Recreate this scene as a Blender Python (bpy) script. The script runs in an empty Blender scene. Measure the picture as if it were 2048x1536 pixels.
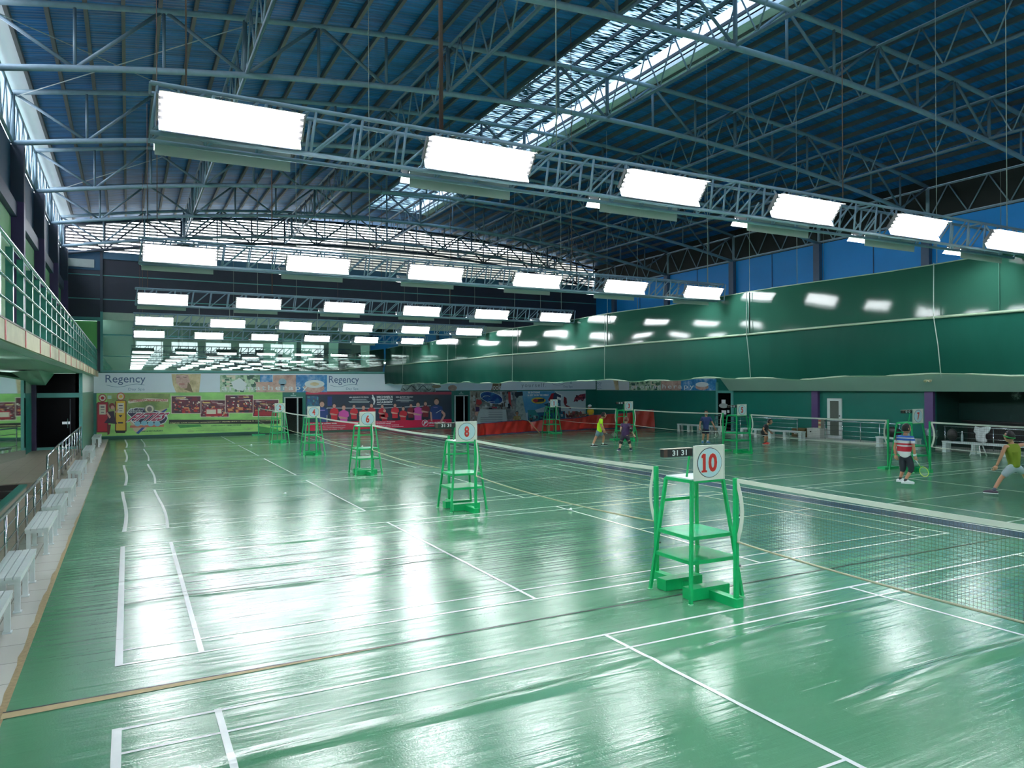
import bpy, bmesh, math, random
from mathutils import Vector, Matrix
random.seed(7)
SC = bpy.context.scene
COL = SC.collection

# ---------------------------------------------------------------- camera
YAW, PITCH, ROLL = 0.4831346, 0.0033600, 0.0046769
FPX = 1464.587
CAM = Vector((0.115, -8.142, 2.717))
cam_data = bpy.data.cameras.new('camera')
cam_data.sensor_fit = 'HORIZONTAL'; cam_data.sensor_width = 36.0
cam_data.lens = FPX / 2048 * 36.0
cam_data.clip_start = 0.05; cam_data.clip_end = 500
cam = bpy.data.objects.new('camera', cam_data); COL.objects.link(cam)
cam.matrix_world = (Matrix.Translation(CAM) @ Matrix.Rotation(-YAW, 4, 'Z')
                    @ Matrix.Rotation(math.pi/2 + PITCH, 4, 'X') @ Matrix.Rotation(-ROLL, 4, 'Z'))
SC.camera = cam

# ---------------------------------------------------------------- world, light, exposure
LAMP = 42.0           # radiance of the fluorescent tubes
SKY = 8.0
w = bpy.data.worlds.new('sky'); SC.world = w; w.use_nodes = True
nt = w.node_tree; nt.nodes.clear()
o_ = nt.nodes.new('ShaderNodeOutputWorld'); b_ = nt.nodes.new('ShaderNodeBackground')
g_ = nt.nodes.new('ShaderNodeTexCoord'); s_ = nt.nodes.new('ShaderNodeSeparateXYZ'); r_ = nt.nodes.new('ShaderNodeValToRGB')
nt.links.new(g_.outputs['Generated'], s_.inputs[0]); m_ = nt.nodes.new('ShaderNodeMapRange'); m_.inputs['From Min'].default_value = -1.0; m_.inputs['From Max'].default_value = 1.0
nt.links.new(s_.outputs['Z'], m_.inputs['Value']); nt.links.new(m_.outputs[0], r_.inputs[0])
r_.color_ramp.elements[0].position = 0.485; r_.color_ramp.elements[0].color = (0.15, 0.165, 0.17, 1)
e_ = r_.color_ramp.elements.new(0.515); e_.color = (0.90, 0.93, 1.0, 1)
r_.color_ramp.elements[-1].position = 0.95; r_.color_ramp.elements[-1].color = (0.62, 0.80, 1.0, 1)
nt.links.new(r_.outputs[0], b_.inputs[0]); b_.inputs[1].default_value = SKY
nt.links.new(b_.outputs[0], o_.inputs[0])
SC.view_settings.view_transform = 'Standard'; SC.view_settings.look = 'None'
SC.view_settings.gamma = 1.0; SC.view_settings.use_curve_mapping = False
SC.view_settings.exposure = 1.12
SC.cycles.use_denoising = True
SC.cycles.max_bounces = 7; SC.cycles.diffuse_bounces = 4; SC.cycles.glossy_bounces = 4
SC.cycles.transparent_max_bounces = 24
SC.cycles.sample_clamp_indirect = 6.0
SC.cycles.caustics_reflective = False; SC.cycles.caustics_refractive = False
SC.render.use_persistent_data = False

# ---------------------------------------------------------------- pixel to place helpers
def ray(px, py):
    xr, yr = px - 1024, 768 - py
    c, s = math.cos(ROLL), math.sin(ROLL)
    x, y = xr*c + yr*s, -xr*s + yr*c
    d = FPX*math.cos(PITCH) - y*math.sin(PITCH); u = FPX*math.sin(PITCH) + y*math.cos(PITCH)
    return Vector((x*math.cos(YAW) + d*math.sin(YAW), -x*math.sin(YAW) + d*math.cos(YAW), u))
def hit(px, py, ax, v):
    r = ray(px, py); return CAM + r*((v - CAM[ax]) / r[ax])
def on_floor(px, py, z=0.0): return hit(px, py, 2, z)
def on_y(px, py, Y): return hit(px, py, 1, Y)
def on_x(px, py, X): return hit(px, py, 0, X)
FWD = Vector((math.sin(YAW), math.cos(YAW), 0))
def depth_of(p): return (Vector(p) - CAM).dot(FWD)
def at_depth(px, py, d):
    r = ray(px, py); return CAM + r*(d / r.dot(FWD))

# ---------------------------------------------------------------- materials
def C(r, g, b):
    f = lambda v: (v/255/12.92) if v/255 <= 0.04045 else ((v/255 + 0.055)/1.055)**2.4
    return (f(r), f(g), f(b), 1.0)
MATS = {}
def M(name, col, rough=0.5, metal=0.0, var=0.10, scale=6.0, bump=0.0, spec=0.5, stretch=(1, 1, 1), coat=0.0, ior=1.5):
    if name in MATS: return MATS[name]
    m = bpy.data.materials.new(name); m.use_nodes = True; n = m.node_tree; N = n.nodes; L = n.links
    p = N['Principled BSDF']
    tc = N.new('ShaderNodeTexCoord'); mp = N.new('ShaderNodeMapping'); mp.inputs['Scale'].default_value = stretch
    no = N.new('ShaderNodeTexNoise'); no.inputs['Scale'].default_value = scale; no.inputs['Detail'].default_value = 5
    L.new(tc.outputs['Object'], mp.inputs[0]); L.new(mp.outputs[0], no.inputs['Vector'])
    mx = N.new('ShaderNodeMix'); mx.data_type = 'RGBA'
    a = tuple(max(0, c*(1-var)) for c in col[:3]) + (1,); b = tuple(min(1, c*(1+var)) for c in col[:3]) + (1,)
    mx.inputs['A'].default_value = a; mx.inputs['B'].default_value = b
    L.new(no.outputs['Fac'], mx.inputs['Factor']); L.new(mx.outputs['Result'], p.inputs['Base Color'])
    p.inputs['Roughness'].default_value = rough; p.inputs['Metallic'].default_value = metal
    p.inputs['Specular IOR Level'].default_value = spec
    p.inputs['IOR'].default_value = ior
    if coat: p.inputs['Coat Weight'].default_value = coat
    if bump:
        bp = N.new('ShaderNodeBump'); bp.inputs['Strength'].default_value = bump; bp.inputs['Distance'].default_value = 0.02
        L.new(no.outputs['Fac'], bp.inputs['Height']); L.new(bp.outputs[0], p.inputs['Normal'])
    MATS[name] = m
    return m
def M_emit(name, col, strength):
    m = bpy.data.materials.new(name); m.use_nodes = True; N = m.node_tree.nodes; L = m.node_tree.links
    N.clear(); o = N.new('ShaderNodeOutputMaterial'); e = N.new('ShaderNodeEmission')
    e.inputs[0].default_value = col; e.inputs[1].default_value = strength
    L.new(e.outputs[0], o.inputs[0]); return m
def M_picture(name, palette, scale=4.0, seed=0.0, stretch=(1, 1, 1), kind='noise'):
    """printed picture: a cloudy or blotchy ramp between the palette colours"""
    m = bpy.data.materials.new(name); m.use_nodes = True; N = m.node_tree.nodes; L = m.node_tree.links
    p = N['Principled BSDF']; p.inputs['Roughness'].default_value = 0.35
    tc = N.new('ShaderNodeTexCoord'); mp = N.new('ShaderNodeMapping'); mp.inputs['Location'].default_value = (seed, seed, seed)
    mp.inputs['Scale'].default_value = stretch
    L.new(tc.outputs['Object'], mp.inputs[0])
    if kind == 'noise':
        t = N.new('ShaderNodeTexNoise'); t.inputs['Detail'].default_value = 6; t.inputs['Roughness'].default_value = 0.65; out = t.outputs['Fac']
    else:
        t = N.new('ShaderNodeTexVoronoi'); out = t.outputs['Color']
    t.inputs['Scale'].default_value = scale
    L.new(mp.outputs[0], t.inputs['Vector'])
    r = N.new('ShaderNodeValToRGB'); cr = r.color_ramp
    k = len(palette)
    lo, hi = (0.30, 0.70) if kind == 'noise' else (0.1, 0.9)
    for i, c in enumerate(palette):
        pos = lo + (hi-lo)*i/(k-1)
        if i < 2: e = cr.elements[i]; e.position = pos if i == 0 else max(pos, cr.elements[0].position)
        else: e = cr.elements.new(pos)
        e.color = c
    if kind != 'noise': cr.interpolation = 'CONSTANT'
    L.new(out, r.inputs[0]); L.new(r.outputs[0], p.inputs['Base Color'])
    return m

def floor_material():
    m = bpy.data.materials.new('green_court_vinyl'); m.use_nodes = True; N = m.node_tree.nodes; L = m.node_tree.links
    p = N['Principled BSDF']; tc = N.new('ShaderNodeTexCoord')
    def noise(scale, st, det=4):
        mp = N.new('ShaderNodeMapping'); mp.inputs['Scale'].default_value = st
        t = N.new('ShaderNodeTexNoise'); t.inputs['Scale'].default_value = scale; t.inputs['Detail'].default_value = det
        L.new(tc.outputs['Object'], mp.inputs[0]); L.new(mp.outputs[0], t.inputs['Vector']); return t.outputs['Fac']
    mx = N.new('ShaderNodeMix'); mx.data_type = 'RGBA'
    mx.inputs['A'].default_value = (0.058, 0.205, 0.106, 1); mx.inputs['B'].default_value = (0.100, 0.285, 0.160, 1)
    L.new(noise(0.5, (0.6, 1, 1)), mx.inputs['Factor']); L.new(mx.outputs['Result'], p.inputs['Base Color'])
    mr = N.new('ShaderNodeMapRange'); mr.inputs['From Min'].default_value = 0.3; mr.inputs['From Max'].default_value = 0.7
    mr.inputs['To Min'].default_value = 0.13; mr.inputs['To Max'].default_value = 0.24
    L.new(noise(1.3, (0.5, 1, 1), 6), mr.inputs['Value']); L.new(mr.outputs[0], p.inputs['Roughness'])
    p.inputs['IOR'].default_value = 1.7
    ad = N.new('ShaderNodeMath'); ad.operation = 'ADD'
    ml = N.new('ShaderNodeMath'); ml.operation = 'MULTIPLY'; ml.inputs[1].default_value = 0.12
    L.new(noise(60, (1, 1, 1), 2), ml.inputs[0])
    L.new(noise(1.6, (0.22, 5.0, 1), 4), ad.inputs[0]); L.new(ml.outputs[0], ad.inputs[1])
    bp = N.new('ShaderNodeBump'); bp.inputs['Strength'].default_value = 0.7; bp.inputs['Distance'].default_value = 0.012
    L.new(ad.outputs[0], bp.inputs['Height']); L.new(bp.outputs[0], p.inputs['Normal'])
    return m
def tile_material(name, c1, cg, sx, sy, rough=0.25):
    m = bpy.data.materials.new(name); m.use_nodes = True; N = m.node_tree.nodes; L = m.node_tree.links
    p = N['Principled BSDF']; p.inputs['Roughness'].default_value = rough
    tc = N.new('ShaderNodeTexCoord'); mp = N.new('ShaderNodeMapping'); mp.inputs['Scale'].default_value = (1/sx, 1/sy, 1)
    br = N.new('ShaderNodeTexBrick'); br.offset = 0.0
    br.inputs['Scale'].default_value = 1; br.inputs['Brick Width'].default_value = 1; br.inputs['Row Height'].default_value = 1
    br.inputs['Mortar Size'].default_value = 0.012
    br.inputs['Color1'].default_value = c1; br.inputs['Color2'].default_value = tuple(x*0.93 for x in c1[:3]) + (1,); br.inputs['Mortar'].default_value = cg
    L.new(tc.outputs['Object'], mp.inputs[0]); L.new(mp.outputs[0], br.inputs['Vector']); L.new(br.outputs['Color'], p.inputs['Base Color'])
    return m
def roof_material():
    m = bpy.data.materials.new('blue_roof_sheet'); m.use_nodes = True; N = m.node_tree.nodes; L = m.node_tree.links
    p = N['Principled BSDF']; p.inputs['Roughness'].default_value = 0.45
    tc = N.new('ShaderNodeTexCoord'); mp = N.new('ShaderNodeMapping'); mp.inputs['Scale'].default_value = (0.25, 3.5, 1)
    t = N.new('ShaderNodeTexNoise'); t.inputs['Scale'].default_value = 1.4; t.inputs['Detail'].default_value = 6
    L.new(tc.outputs['Object'], mp.inputs[0]); L.new(mp.outputs[0], t.inputs['Vector'])
    r = N.new('ShaderNodeValToRGB'); e = r.color_ramp.elements
    e[0].position = 0.35; e[0].color = (0.004, 0.095, 0.29, 1); e[1].position = 0.68; e[1].color = (0.008, 0.20, 0.60, 1)
    L.new(t.outputs['Fac'], r.inputs[0]); L.new(r.outputs[0], p.inputs['Base Color'])
    wv = N.new('ShaderNodeTexWave'); wv.bands_direction = 'Y'; wv.inputs['Scale'].default_value = 2.2
    L.new(tc.outputs['Object'], wv.inputs['Vector'])
    bp = N.new('ShaderNodeBump'); bp.inputs['Strength'].default_value = 0.5; bp.inputs['Distance'].default_value = 0.03
    L.new(wv.outputs['Fac'], bp.inputs['Height']); L.new(bp.outputs[0], p.inputs['Normal'])
    return m
def skylight_material():
    m = bpy.data.materials.new('streaked_translucent_sheet'); m.use_nodes = True; N = m.node_tree.nodes; L = m.node_tree.links
    N.clear(); o = N.new('ShaderNodeOutputMaterial'); mx = N.new('ShaderNodeMixShader')
    tr = N.new('ShaderNodeBsdfTransparent'); tr.inputs[0].default_value = (0.07, 0.11, 0.135, 1)
    df = N.new('ShaderNodeBsdfDiffuse'); df.inputs[0].default_value = (0.02, 0.09, 0.14, 1)
    tc = N.new('ShaderNodeTexCoord'); mp = N.new('ShaderNodeMapping'); mp.inputs['Scale'].default_value = (1.2, 9.0, 1)
    t = N.new('ShaderNodeTexNoise'); t.inputs['Scale'].default_value = 1.6; t.inputs['Detail'].default_value = 5
    r = N.new('ShaderNodeValToRGB'); r.color_ramp.elements[0].position = 0.47; r.color_ramp.elements[1].position = 0.62
    L.new(tc.outputs['Object'], mp.inputs[0]); L.new(mp.outputs[0], t.inputs['Vector']); L.new(t.outputs['Fac'], r.inputs[0])
    L.new(r.outputs[0], mx.inputs[0]); L.new(df.outputs[0], mx.inputs[1]); L.new(tr.outputs[0], mx.inputs[2]); L.new(mx.outputs[0], o.inputs[0])
    return m
def glass_material(name, tint, refl):
    m = bpy.data.materials.new(name); m.use_nodes = True; N = m.node_tree.nodes; L = m.node_tree.links
    N.clear(); o = N.new('ShaderNodeOutputMaterial'); mx = N.new('ShaderNodeMixShader')
    tr = N.new('ShaderNodeBsdfTransparent'); tr.inputs[0].default_value = tint
    gl = N.new('ShaderNodeBsdfGlossy'); gl.inputs['Roughness'].default_value = 0.015; gl.inputs[0].default_value = (0.85, 1, 0.95, 1)
    tx = N.new('ShaderNodeTexNoise'); tx.inputs['Scale'].default_value = 0.4
    mr = N.new('ShaderNodeMapRange'); mr.inputs['To Min'].default_value = refl*0.9; mr.inputs['To Max'].default_value = refl*1.1
    L.new(tx.outputs['Fac'], mr.inputs['Value']); L.new(mr.outputs[0], mx.inputs[0])
    L.new(tr.outputs[0], mx.inputs[1]); L.new(gl.outputs[0], mx.inputs[2]); L.new(mx.outputs[0], o.inputs[0])
    return m

FLOOR = floor_material(); ROOF = roof_material(); SKYL = skylight_material()
STEEL = M('grey_blue_painted_steel', C(134, 156, 172), 0.45, 0.0, 0.18, 8)
STEEL_D = M('darker_green_grey_steel', C(100, 122, 138), 0.5, 0.0, 0.2, 8)
PURLIN = M('dull_brown_grey_purlin', C(94, 92, 94), 0.55, 0.0, 0.25, 5)
DARKSTEEL = M('dark_grey_steel', C(60, 66, 78), 0.5, 0.0, 0.2, 5)
RUST = M('rusty_brown_pipe', C(92, 66, 60), 0.7, 0.0, 0.3, 9)
TEALPAINT = M('turquoise_painted_frame', C(92, 160, 155), 0.4, 0, 0.1)
TEALD = M('teal_frame', C(40, 120, 108), 0.4, 0, 0.1)
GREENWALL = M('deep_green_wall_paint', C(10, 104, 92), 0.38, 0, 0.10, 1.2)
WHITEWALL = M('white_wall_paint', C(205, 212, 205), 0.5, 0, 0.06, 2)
DARKPANEL = M('dark_slate_panel', C(48, 50, 64), 0.5, 0, 0.15, 2)
PURPLE = M('purple_column_paint', C(84, 62, 112), 0.45, 0, 0.08)
BLUEWALL = M('bright_blue_wall', C(0, 142, 226), 0.5, 0, 0.06, 1.0)
BLUEDARK = M('muted_blue_panel', C(36, 78, 108), 0.55, 0, 0.12, 1.5)
BLACKW = M('black_green_board', C(22, 30, 28), 0.7, 0, 0.3, 2)
BLACK = M('black_matte', C(16, 16, 20), 0.5)
BLACKG = M('black_gloss', C(8, 9, 12), 0.15, 0, 0.1, 6, 0, 0.5, (1, 1, 1), 0, 1.12)
WHITE = M('white_paint', C(228, 232, 232), 0.35, 0, 0.04)
WHITEPL = M('white_worn_slats', C(214, 224, 224), 0.3, 0, 0.10, 12, 0.15)
TAPE = M('white_court_tape', C(236, 242, 240), 0.2, 0, 0.04, 6, 0, 0.5, (1, 1, 1), 0, 1.6)
CHROME = M('polished_stainless_tube', C(205, 210, 215), 0.18, 1.0, 0.05)
CHAIRG = M('bright_green_enamel', C(14, 168, 98), 0.32, 0, 0.14, 14, 0.08)
CREAM = M('beige_concrete_edge', C(190, 182, 152), 0.7, 0, 0.22, 4)
REDMARK = M('red_paint_mark', C(170, 50, 44), 0.6)
SOFFIT = M('pale_green_soffit', C(160, 200, 180), 0.6, 0, 0.08, 1.5)
FASCIA = M('white_fascia', C(205, 220, 214), 0.6, 0, 0.1, 2)
MINT = M('mint_green_panel', C(120, 184, 120), 0.6, 0, 0.12, 1.5)
TILE = tile_material('cream_floor_tile', C(206, 204, 196), C(150, 148, 140), 0.6, 0.6)
TAN = tile_material('tan_landing_tile', C(150, 142, 126), C(110, 104, 92), 0.4, 0.4, 0.5)
CONC = M('light_concrete_step', C(176, 182, 176), 0.5, 0, 0.1, 3)
GLUE = M('brown_glue_edge', C(150, 132, 96), 0.8, 0, 0.5, 22)
TANLINE = M('tan_seam_strip', C(176, 160, 118), 0.6, 0, 0.15, 10)
NAVYB = M('navy_floor_strip', C(34, 60, 76), 0.25, 0, 0.15, 2)
TARP = M('green_vinyl_curtain', C(32, 70, 58), 0.06, 0, 0.14, 0.7, 0.0, 0.5, (1, 0.5, 1), 0, 1.22)
TARPL = M('green_vinyl_curtain_rolled', C(18, 62, 52), 0.36, 0, 0.16, 0.9, 0.2, 0.5, (1, 2.0, 0.5), 0, 1.08)
BATTEN = M('olive_grey_batten', C(132, 150, 128), 0.5, 0, 0.15, 3)
ROPE = M('pale_rope', C(150, 158, 150), 0.8, 0, 0.2, 30)
REDTARP = M('red_plastic_sheet', C(176, 44, 34), 0.3, 0, 0.18, 2.5, 0.5)
NAVYHEM = M('navy_hem', C(40, 50, 110), 0.5)
NETM = M('brown_green_net_cord', C(62, 72, 56), 0.8)
NETTAPE = M('white_net_tape', C(214, 216, 204), 0.6, 0, 0.08, 10)
REFL = M('white_enamel_reflector', C(238, 240, 240), 0.4, 0, 0.03)
REFLB = M('grey_green_reflector_back', C(168, 174, 168), 0.5, 0, 0.1, 3)
TUBE = M_emit('lit_fluorescent_tube', (0.93, 0.97, 1.0, 1), LAMP)
MIRROR = M('mirror_glass', C(225, 240, 232), 0.03, 1.0, 0.02)
GLASS = glass_material('green_tinted_window_glass', (0.26, 0.36, 0.32, 1), 0.30)
DGLASS = M('dark_door_glass', C(10, 14, 20), 0.06, 0, 0.1)

# ---------------------------------------------------------------- mesh helpers
UPZ = Vector((0, 0, 1))
class MB:
    def __init__(s): s.v = []; s.f = []
    def add(s, vs, fs):
        n = len(s.v); s.v += [tuple(x) for x in vs]; s.f += [tuple(n+i for i in f) for f in fs]; return s
    def box(s, x0, x1, y0, y1, z0, z1):
        vs = [(x, y, z) for x in (x0, x1) for y in (y0, y1) for z in (z0, z1)]
        return s.add(vs, [(0,1,3,2), (4,6,7,5), (0,4,5,1), (2,3,7,6), (0,2,6,4), (1,5,7,3)])
    def bar(s, p, q, w, h=None, up=(0, 0, 1)):
        h = h or w; p, q = Vector(p), Vector(q); d = (q-p)
        if d.length < 1e-6: return s
        d.normalize(); u = Vector(up)
        if abs(d.dot(u)) > 0.98: u = Vector((1, 0, 0))
        a = d.cross(u).normalized(); b = a.cross(d).normalized()
        vs = [e + a*sx*w/2 + b*sy*h/2 for e in (p, q) for sx, sy in ((-1,-1), (1,-1), (1,1), (-1,1))]
        return s.add(vs, [(0,3,2,1), (4,5,6,7), (0,1,5,4), (1,2,6,5), (2,3,7,6), (3,0,4,7)])
    def path(s, pts, r, n=8, closed=False):
        pts = [Vector(p) for p in pts]; k = len(pts); rings = []; pa = None
        rr = r if isinstance(r, (list, tuple)) else [r]*k
        for i, p in enumerate(pts):
            if closed: d = (pts[(i+1) % k] - pts[i-1])
            else: d = pts[min(i+1, k-1)] - pts[max(i-1, 0)]
            d.normalize()
            if pa is None:
                u = Vector((0, 0, 1)) if abs(d.z) < 0.9 else Vector((1, 0, 0)); a = d.cross(u).normalized()
            else: a = (pa - d*pa.dot(d)).normalized()
            pa = a; b = d.cross(a)
            rings.append([p + (a*math.cos(t) + b*math.sin(t))*rr[i] for t in [2*math.pi*j/n for j in range(n)]])
        vs = [v for rg in rings for v in rg]; fs = []
        for i in range(k if closed else k-1):
            i2 = (i+1) % k
            for j in range(n):
                j2 = (j+1) % n; fs.append((i*n+j, i*n+j2, i2*n+j2, i2*n+j))
        if not closed: fs += [tuple(range(n-1, -1, -1)), tuple((k-1)*n+j for j in range(n))]
        return s.add(vs, fs)
    def tube(s, p, q, r, n=8): return s.path([p, q], r, n)
    def poly(s, pts): return s.add(pts, [tuple(range(len(pts)))])
    def prism(s, pts, off):
        off = Vector(off); k = len(pts); P = [Vector(p) for p in pts]
        vs = P + [p+off for p in P]
        fs = [tuple(range(k-1, -1, -1)), tuple(range(k, 2*k))] + [(i, (i+1) % k, k+(i+1) % k, k+i) for i in range(k)]
        return s.add(vs, fs)
    def lathe(s, c, prof, n=16):
        c = Vector(c); vs = []; fs = []; k = len(prof)
        for (r, z) in prof:
            for j in range(n): t = 2*math.pi*j/n; vs.append(c + Vector((r*math.cos(t), r*math.sin(t), z)))
        for i in range(k-1):
            for j in range(n):
                j2 = (j+1) % n; fs.append((i*n+j, i*n+j2, (i+1)*n+j2, (i+1)*n+j))
        fs += [tuple(range(n-1, -1, -1)), tuple((k-1)*n+j for j in range(n))]
        return s.add(vs, fs)
    def ball(s, c, rx, ry, rz, nu=12, nv=8):
        c = Vector(c); vs = [c + Vector((0, 0, -rz))]; fs = []
        for i in range(1, nv):
            a = -math.pi/2 + math.pi*i/nv
            for j in range(nu):
                t = 2*math.pi*j/nu; vs.append(c + Vector((rx*math.cos(a)*math.cos(t), ry*math.cos(a)*math.sin(t), rz*math.sin(a))))
        vs.append(c + Vector((0, 0, rz))); top = len(vs)-1
        for j in range(nu):
            j2 = (j+1) % nu; fs.append((0, 1+j2, 1+j)); fs.append((top, top-nu+j, top-nu+j2))
        for i in range(nv-2):
            for j in range(nu):
                j2 = (j+1) % nu; a = 1+i*nu; fs.append((a+j, a+j2, a+nu+j2, a+nu+j))
        return s.add(vs, fs)
    def build(s, name, mat, parent=None, smooth=False, origin=None, kind=None):
        me = bpy.data.meshes.new(name)
        off = Vector(origin) if origin is not None else Vector((0, 0, 0))
        if parent is not None: off = world_of(parent)
        me.from_pydata([tuple(Vector(v) - off) for v in s.v], [], s.f); me.update()
        if mat is not None: me.materials.append(mat)
        if smooth:
            for p in me.polygons: p.use_smooth = True
        o = bpy.data.objects.new(name, me); COL.objects.link(o)
        if parent is not None: o.parent = parent
        else: o.location = off
        if kind: o['kind'] = kind
        return o
def world_of(o):
    v = Vector((0, 0, 0))
    while o is not None: v += o.location; o = o.parent
    return v
def tag(o, label=None, cat=None, group=None, kind=None):
    if label: o['label'] = label
    if cat: o['category'] = cat
    if group: o['group'] = group
    if kind: o['kind'] = kind
    return o
def thing(name, label, cat, loc=(0, 0, 0), group=None, kind=None):
    o = bpy.data.objects.new(name, None); COL.objects.link(o); o.location = loc; o.empty_display_size = 0.1
    return tag(o, label, cat, group, kind)
def struct(name, mb, mat, smooth=False): return mb.build(name, mat, None, smooth, kind='structure')
ORD = ['first', 'second', 'third', 'fourth', 'fifth', 'sixth', 'seventh', 'eighth', 'ninth', 'tenth']
def lerp(a, b, t): return a + (b-a)*t

# text as mesh, laid on a plane.  face: 'S' looks to -Y, 'W' looks to -X
def text_data(body, bold=0.0, spacing=1.0, extrude=0.0):
    cu = bpy.data.curves.new('t', 'FONT'); cu.body = body; cu.size = 1.0; cu.offset = bold; cu.space_character = spacing
    cu.extrude = extrude; cu.resolution_u = 3
    o = bpy.data.objects.new('t', cu); COL.objects.link(o)
    dg = bpy.context.evaluated_depsgraph_get(); dg.update()
    me = bpy.data.meshes.new_from_object(o.evaluated_get(dg))
    bpy.data.objects.remove(o); bpy.data.curves.remove(cu)
    return me
def text(name, body, mat, parent, x0, x1, z0, z1, plane, face='S', bold=0.0, slant=0.0, spacing=1.0):
    """writing that fills the rectangle x0..x1, z0..z1 (or y0..y1 for a wall looking to -X)"""
    me = text_data(body, bold, spacing)
    vs = [v.co.copy() for v in me.vertices]
    if not vs: return None
    ax, bx = min(v.x for v in vs), max(v.x for v in vs); ay, by = min(v.y for v in vs), max(v.y for v in vs)
    off = world_of(parent)
    for v in me.vertices:
        u = (v.co.x-ax)/(bx-ax); t = (v.co.y-ay)/max(1e-6, by-ay)
        a = lerp(x0, x1, u) + slant*(t-0.5); z = lerp(z0, z1, t)
        v.co = (Vector((a, plane, z)) if face == 'S' else Vector((plane, a, z))) - off
    me.materials.clear(); me.materials.append(mat); me.name = name
    o = bpy.data.objects.new(name, me); COL.objects.link(o); o.parent = parent
    return o

# ================================================================ THE SETTING
XL, XR, YF, YN = -2.8, 30.6, 36.6, -20.0
def zb(x): return 9.74 + 1.62*(1-((x-13.9)/16.7)**2)
def zt(x): return 11.22 + 1.58*(1-((x-13.9)/16.7)**2)
def zroof(x): return zt(x) + 0.30

# ---- floor
fl = struct('floor', MB().box(-0.82, XR, YN, YF, -0.10, 0.0), FLOOR)
PITCHY = 7.45
COURT_Y = [0.0 + PITCHY*k for k in (-2, -1, 0, 1, 2, 3, 4)]
COURT_Y[1] = -7.60; COURT_Y[0] = -15.05; COURT_Y[3] = 7.55; COURT_Y[4] = 15.0; COURT_Y[5] = 22.4; COURT_Y[6] = 29.65
WR = [(0.3, -2.55, 5.2, -2.35, 0.34, 0.02), (5.4, -3.95, 9.5, -3.75, 0.36, 0.028), (5.0, -2.35, 8.8, -2.2, 0.2, 0.012), (0.0, 2.2, 3.5, 2.3, 0.25, 0.015),
      (-0.3, 3.4, 3.3, 3.55, 0.25, 0.015), (0, 5.0, 5, 5.1, 0.2, 0.012), (0.4, -4.4, 4, -4.3, 0.4, 0.01)]
def wrinkle_h(x, y):
    hh = 0.0
    for (x0, y0, x1, y1, wd, h) in WR:
        if x0 < x < x1:
            f = (x-x0)/(x1-x0); g = (y - (y0+(y1-y0)*f) - 0.05*math.sin(f*7+x0))/(wd/2)
            if abs(g) < 1: hh = max(hh, h*math.sin(math.pi*f)**0.5*(math.cos(g*math.pi)*0.5+0.5)*(1+0.3*math.sin(f*13)))
    return hh
def strip(mb, x0, y0, x1, y1, wd=0.04, z=0.003):
    if y0 < 6.5 and abs(x1-x0)+abs(y1-y0) > 0.12 and -5 < max(y0, y1) and min(x0, x1) < 10 and -9 < min(y0, y1):
        n = int((abs(x1-x0)+abs(y1-y0))/0.05)+1; d = Vector((x1-x0, y1-y0, 0)); q = Vector((-d.y, d.x, 0)).normalized()*wd/2; P = []
        for i in range(n+1):
            x, y = x0+d.x*i/n, y0+d.y*i/n; P.append([Vector((x-q.x, y-q.y, z+wrinkle_h(x-q.x, y-q.y))), Vector((x+q.x, y+q.y, z+wrinkle_h(x+q.x, y+q.y)))])
        for a, b in zip(P[:-1], P[1:]): mb.poly([a[0], b[0], b[1], a[1]])
        return
    d = Vector((x1-x0, y1-y0, 0)); n = Vector((-d.y, d.x, 0)).normalized()*wd/2
    a, b = Vector((x0, y0, z)), Vector((x1, y1, z)); mb.poly([a-n, b-n, b+n, a+n])
def court(X0, y0, ylen=6.1, wob=0.0):
    mb = MB(); y1 = y0+ylen
    for yy in (y0+0.02, y0+0.46, y1-0.46, y1-0.02): strip(mb, X0, yy, X0+13.4, yy, 0.042 if yy in (y0+0.02, y1-0.02) else 0.035)
    for xx, wd in ((0.03, 0.07), (13.38, 0.04), (0.78, 0.055), (12.64, 0.04)):
        n = 6 if (wob and xx < 1) else 1
        for i in range(n):
            f0, f1 = i/n, (i+1)/n
            s0 = wob*math.sin(f0*math.pi*1.3+0.3); s1 = wob*math.sin(f1*math.pi*1.3+0.3)
            strip(mb, X0+xx+s0, lerp(y0, y1, f0), X0+xx+s1, lerp(y0, y1, f1)+0.01, wd, 0.0035)
    for xx in (4.72, 8.68): strip(mb, X0+xx, y0, X0+xx, y1, 0.045, 0.004)
    ym = (y0+y1)/2; strip(mb, X0, ym, X0+4.72, ym, 0.028); strip(mb, X0+8.68, ym, X0+13.4, ym, 0.035)
    mb.build('court_line', TAPE, fl)
for k, y in enumerate(COURT_Y): court(0.0, y, 6.1 if k < 6 else 5.9, 0.05 if k > 2 else 0.0)
XR0 = 15.35
for k, y in enumerate(COURT_Y):
    if k > 0: court(XR0, y-0.35)
# navy dividing strip with white edges
MB().box(14.02, 14.62, YN, YF-0.3, 0.0005, 0.004).build('dividing_strip', NAVYB, fl)
mb = MB(); strip(mb, 14.0, YN, 14.0, YF-0.3, 0.05, 0.006); strip(mb, 14.64, YN, 14.64, YF-0.3, 0.05, 0.006); mb.build('court_line', TAPE, fl)
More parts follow.
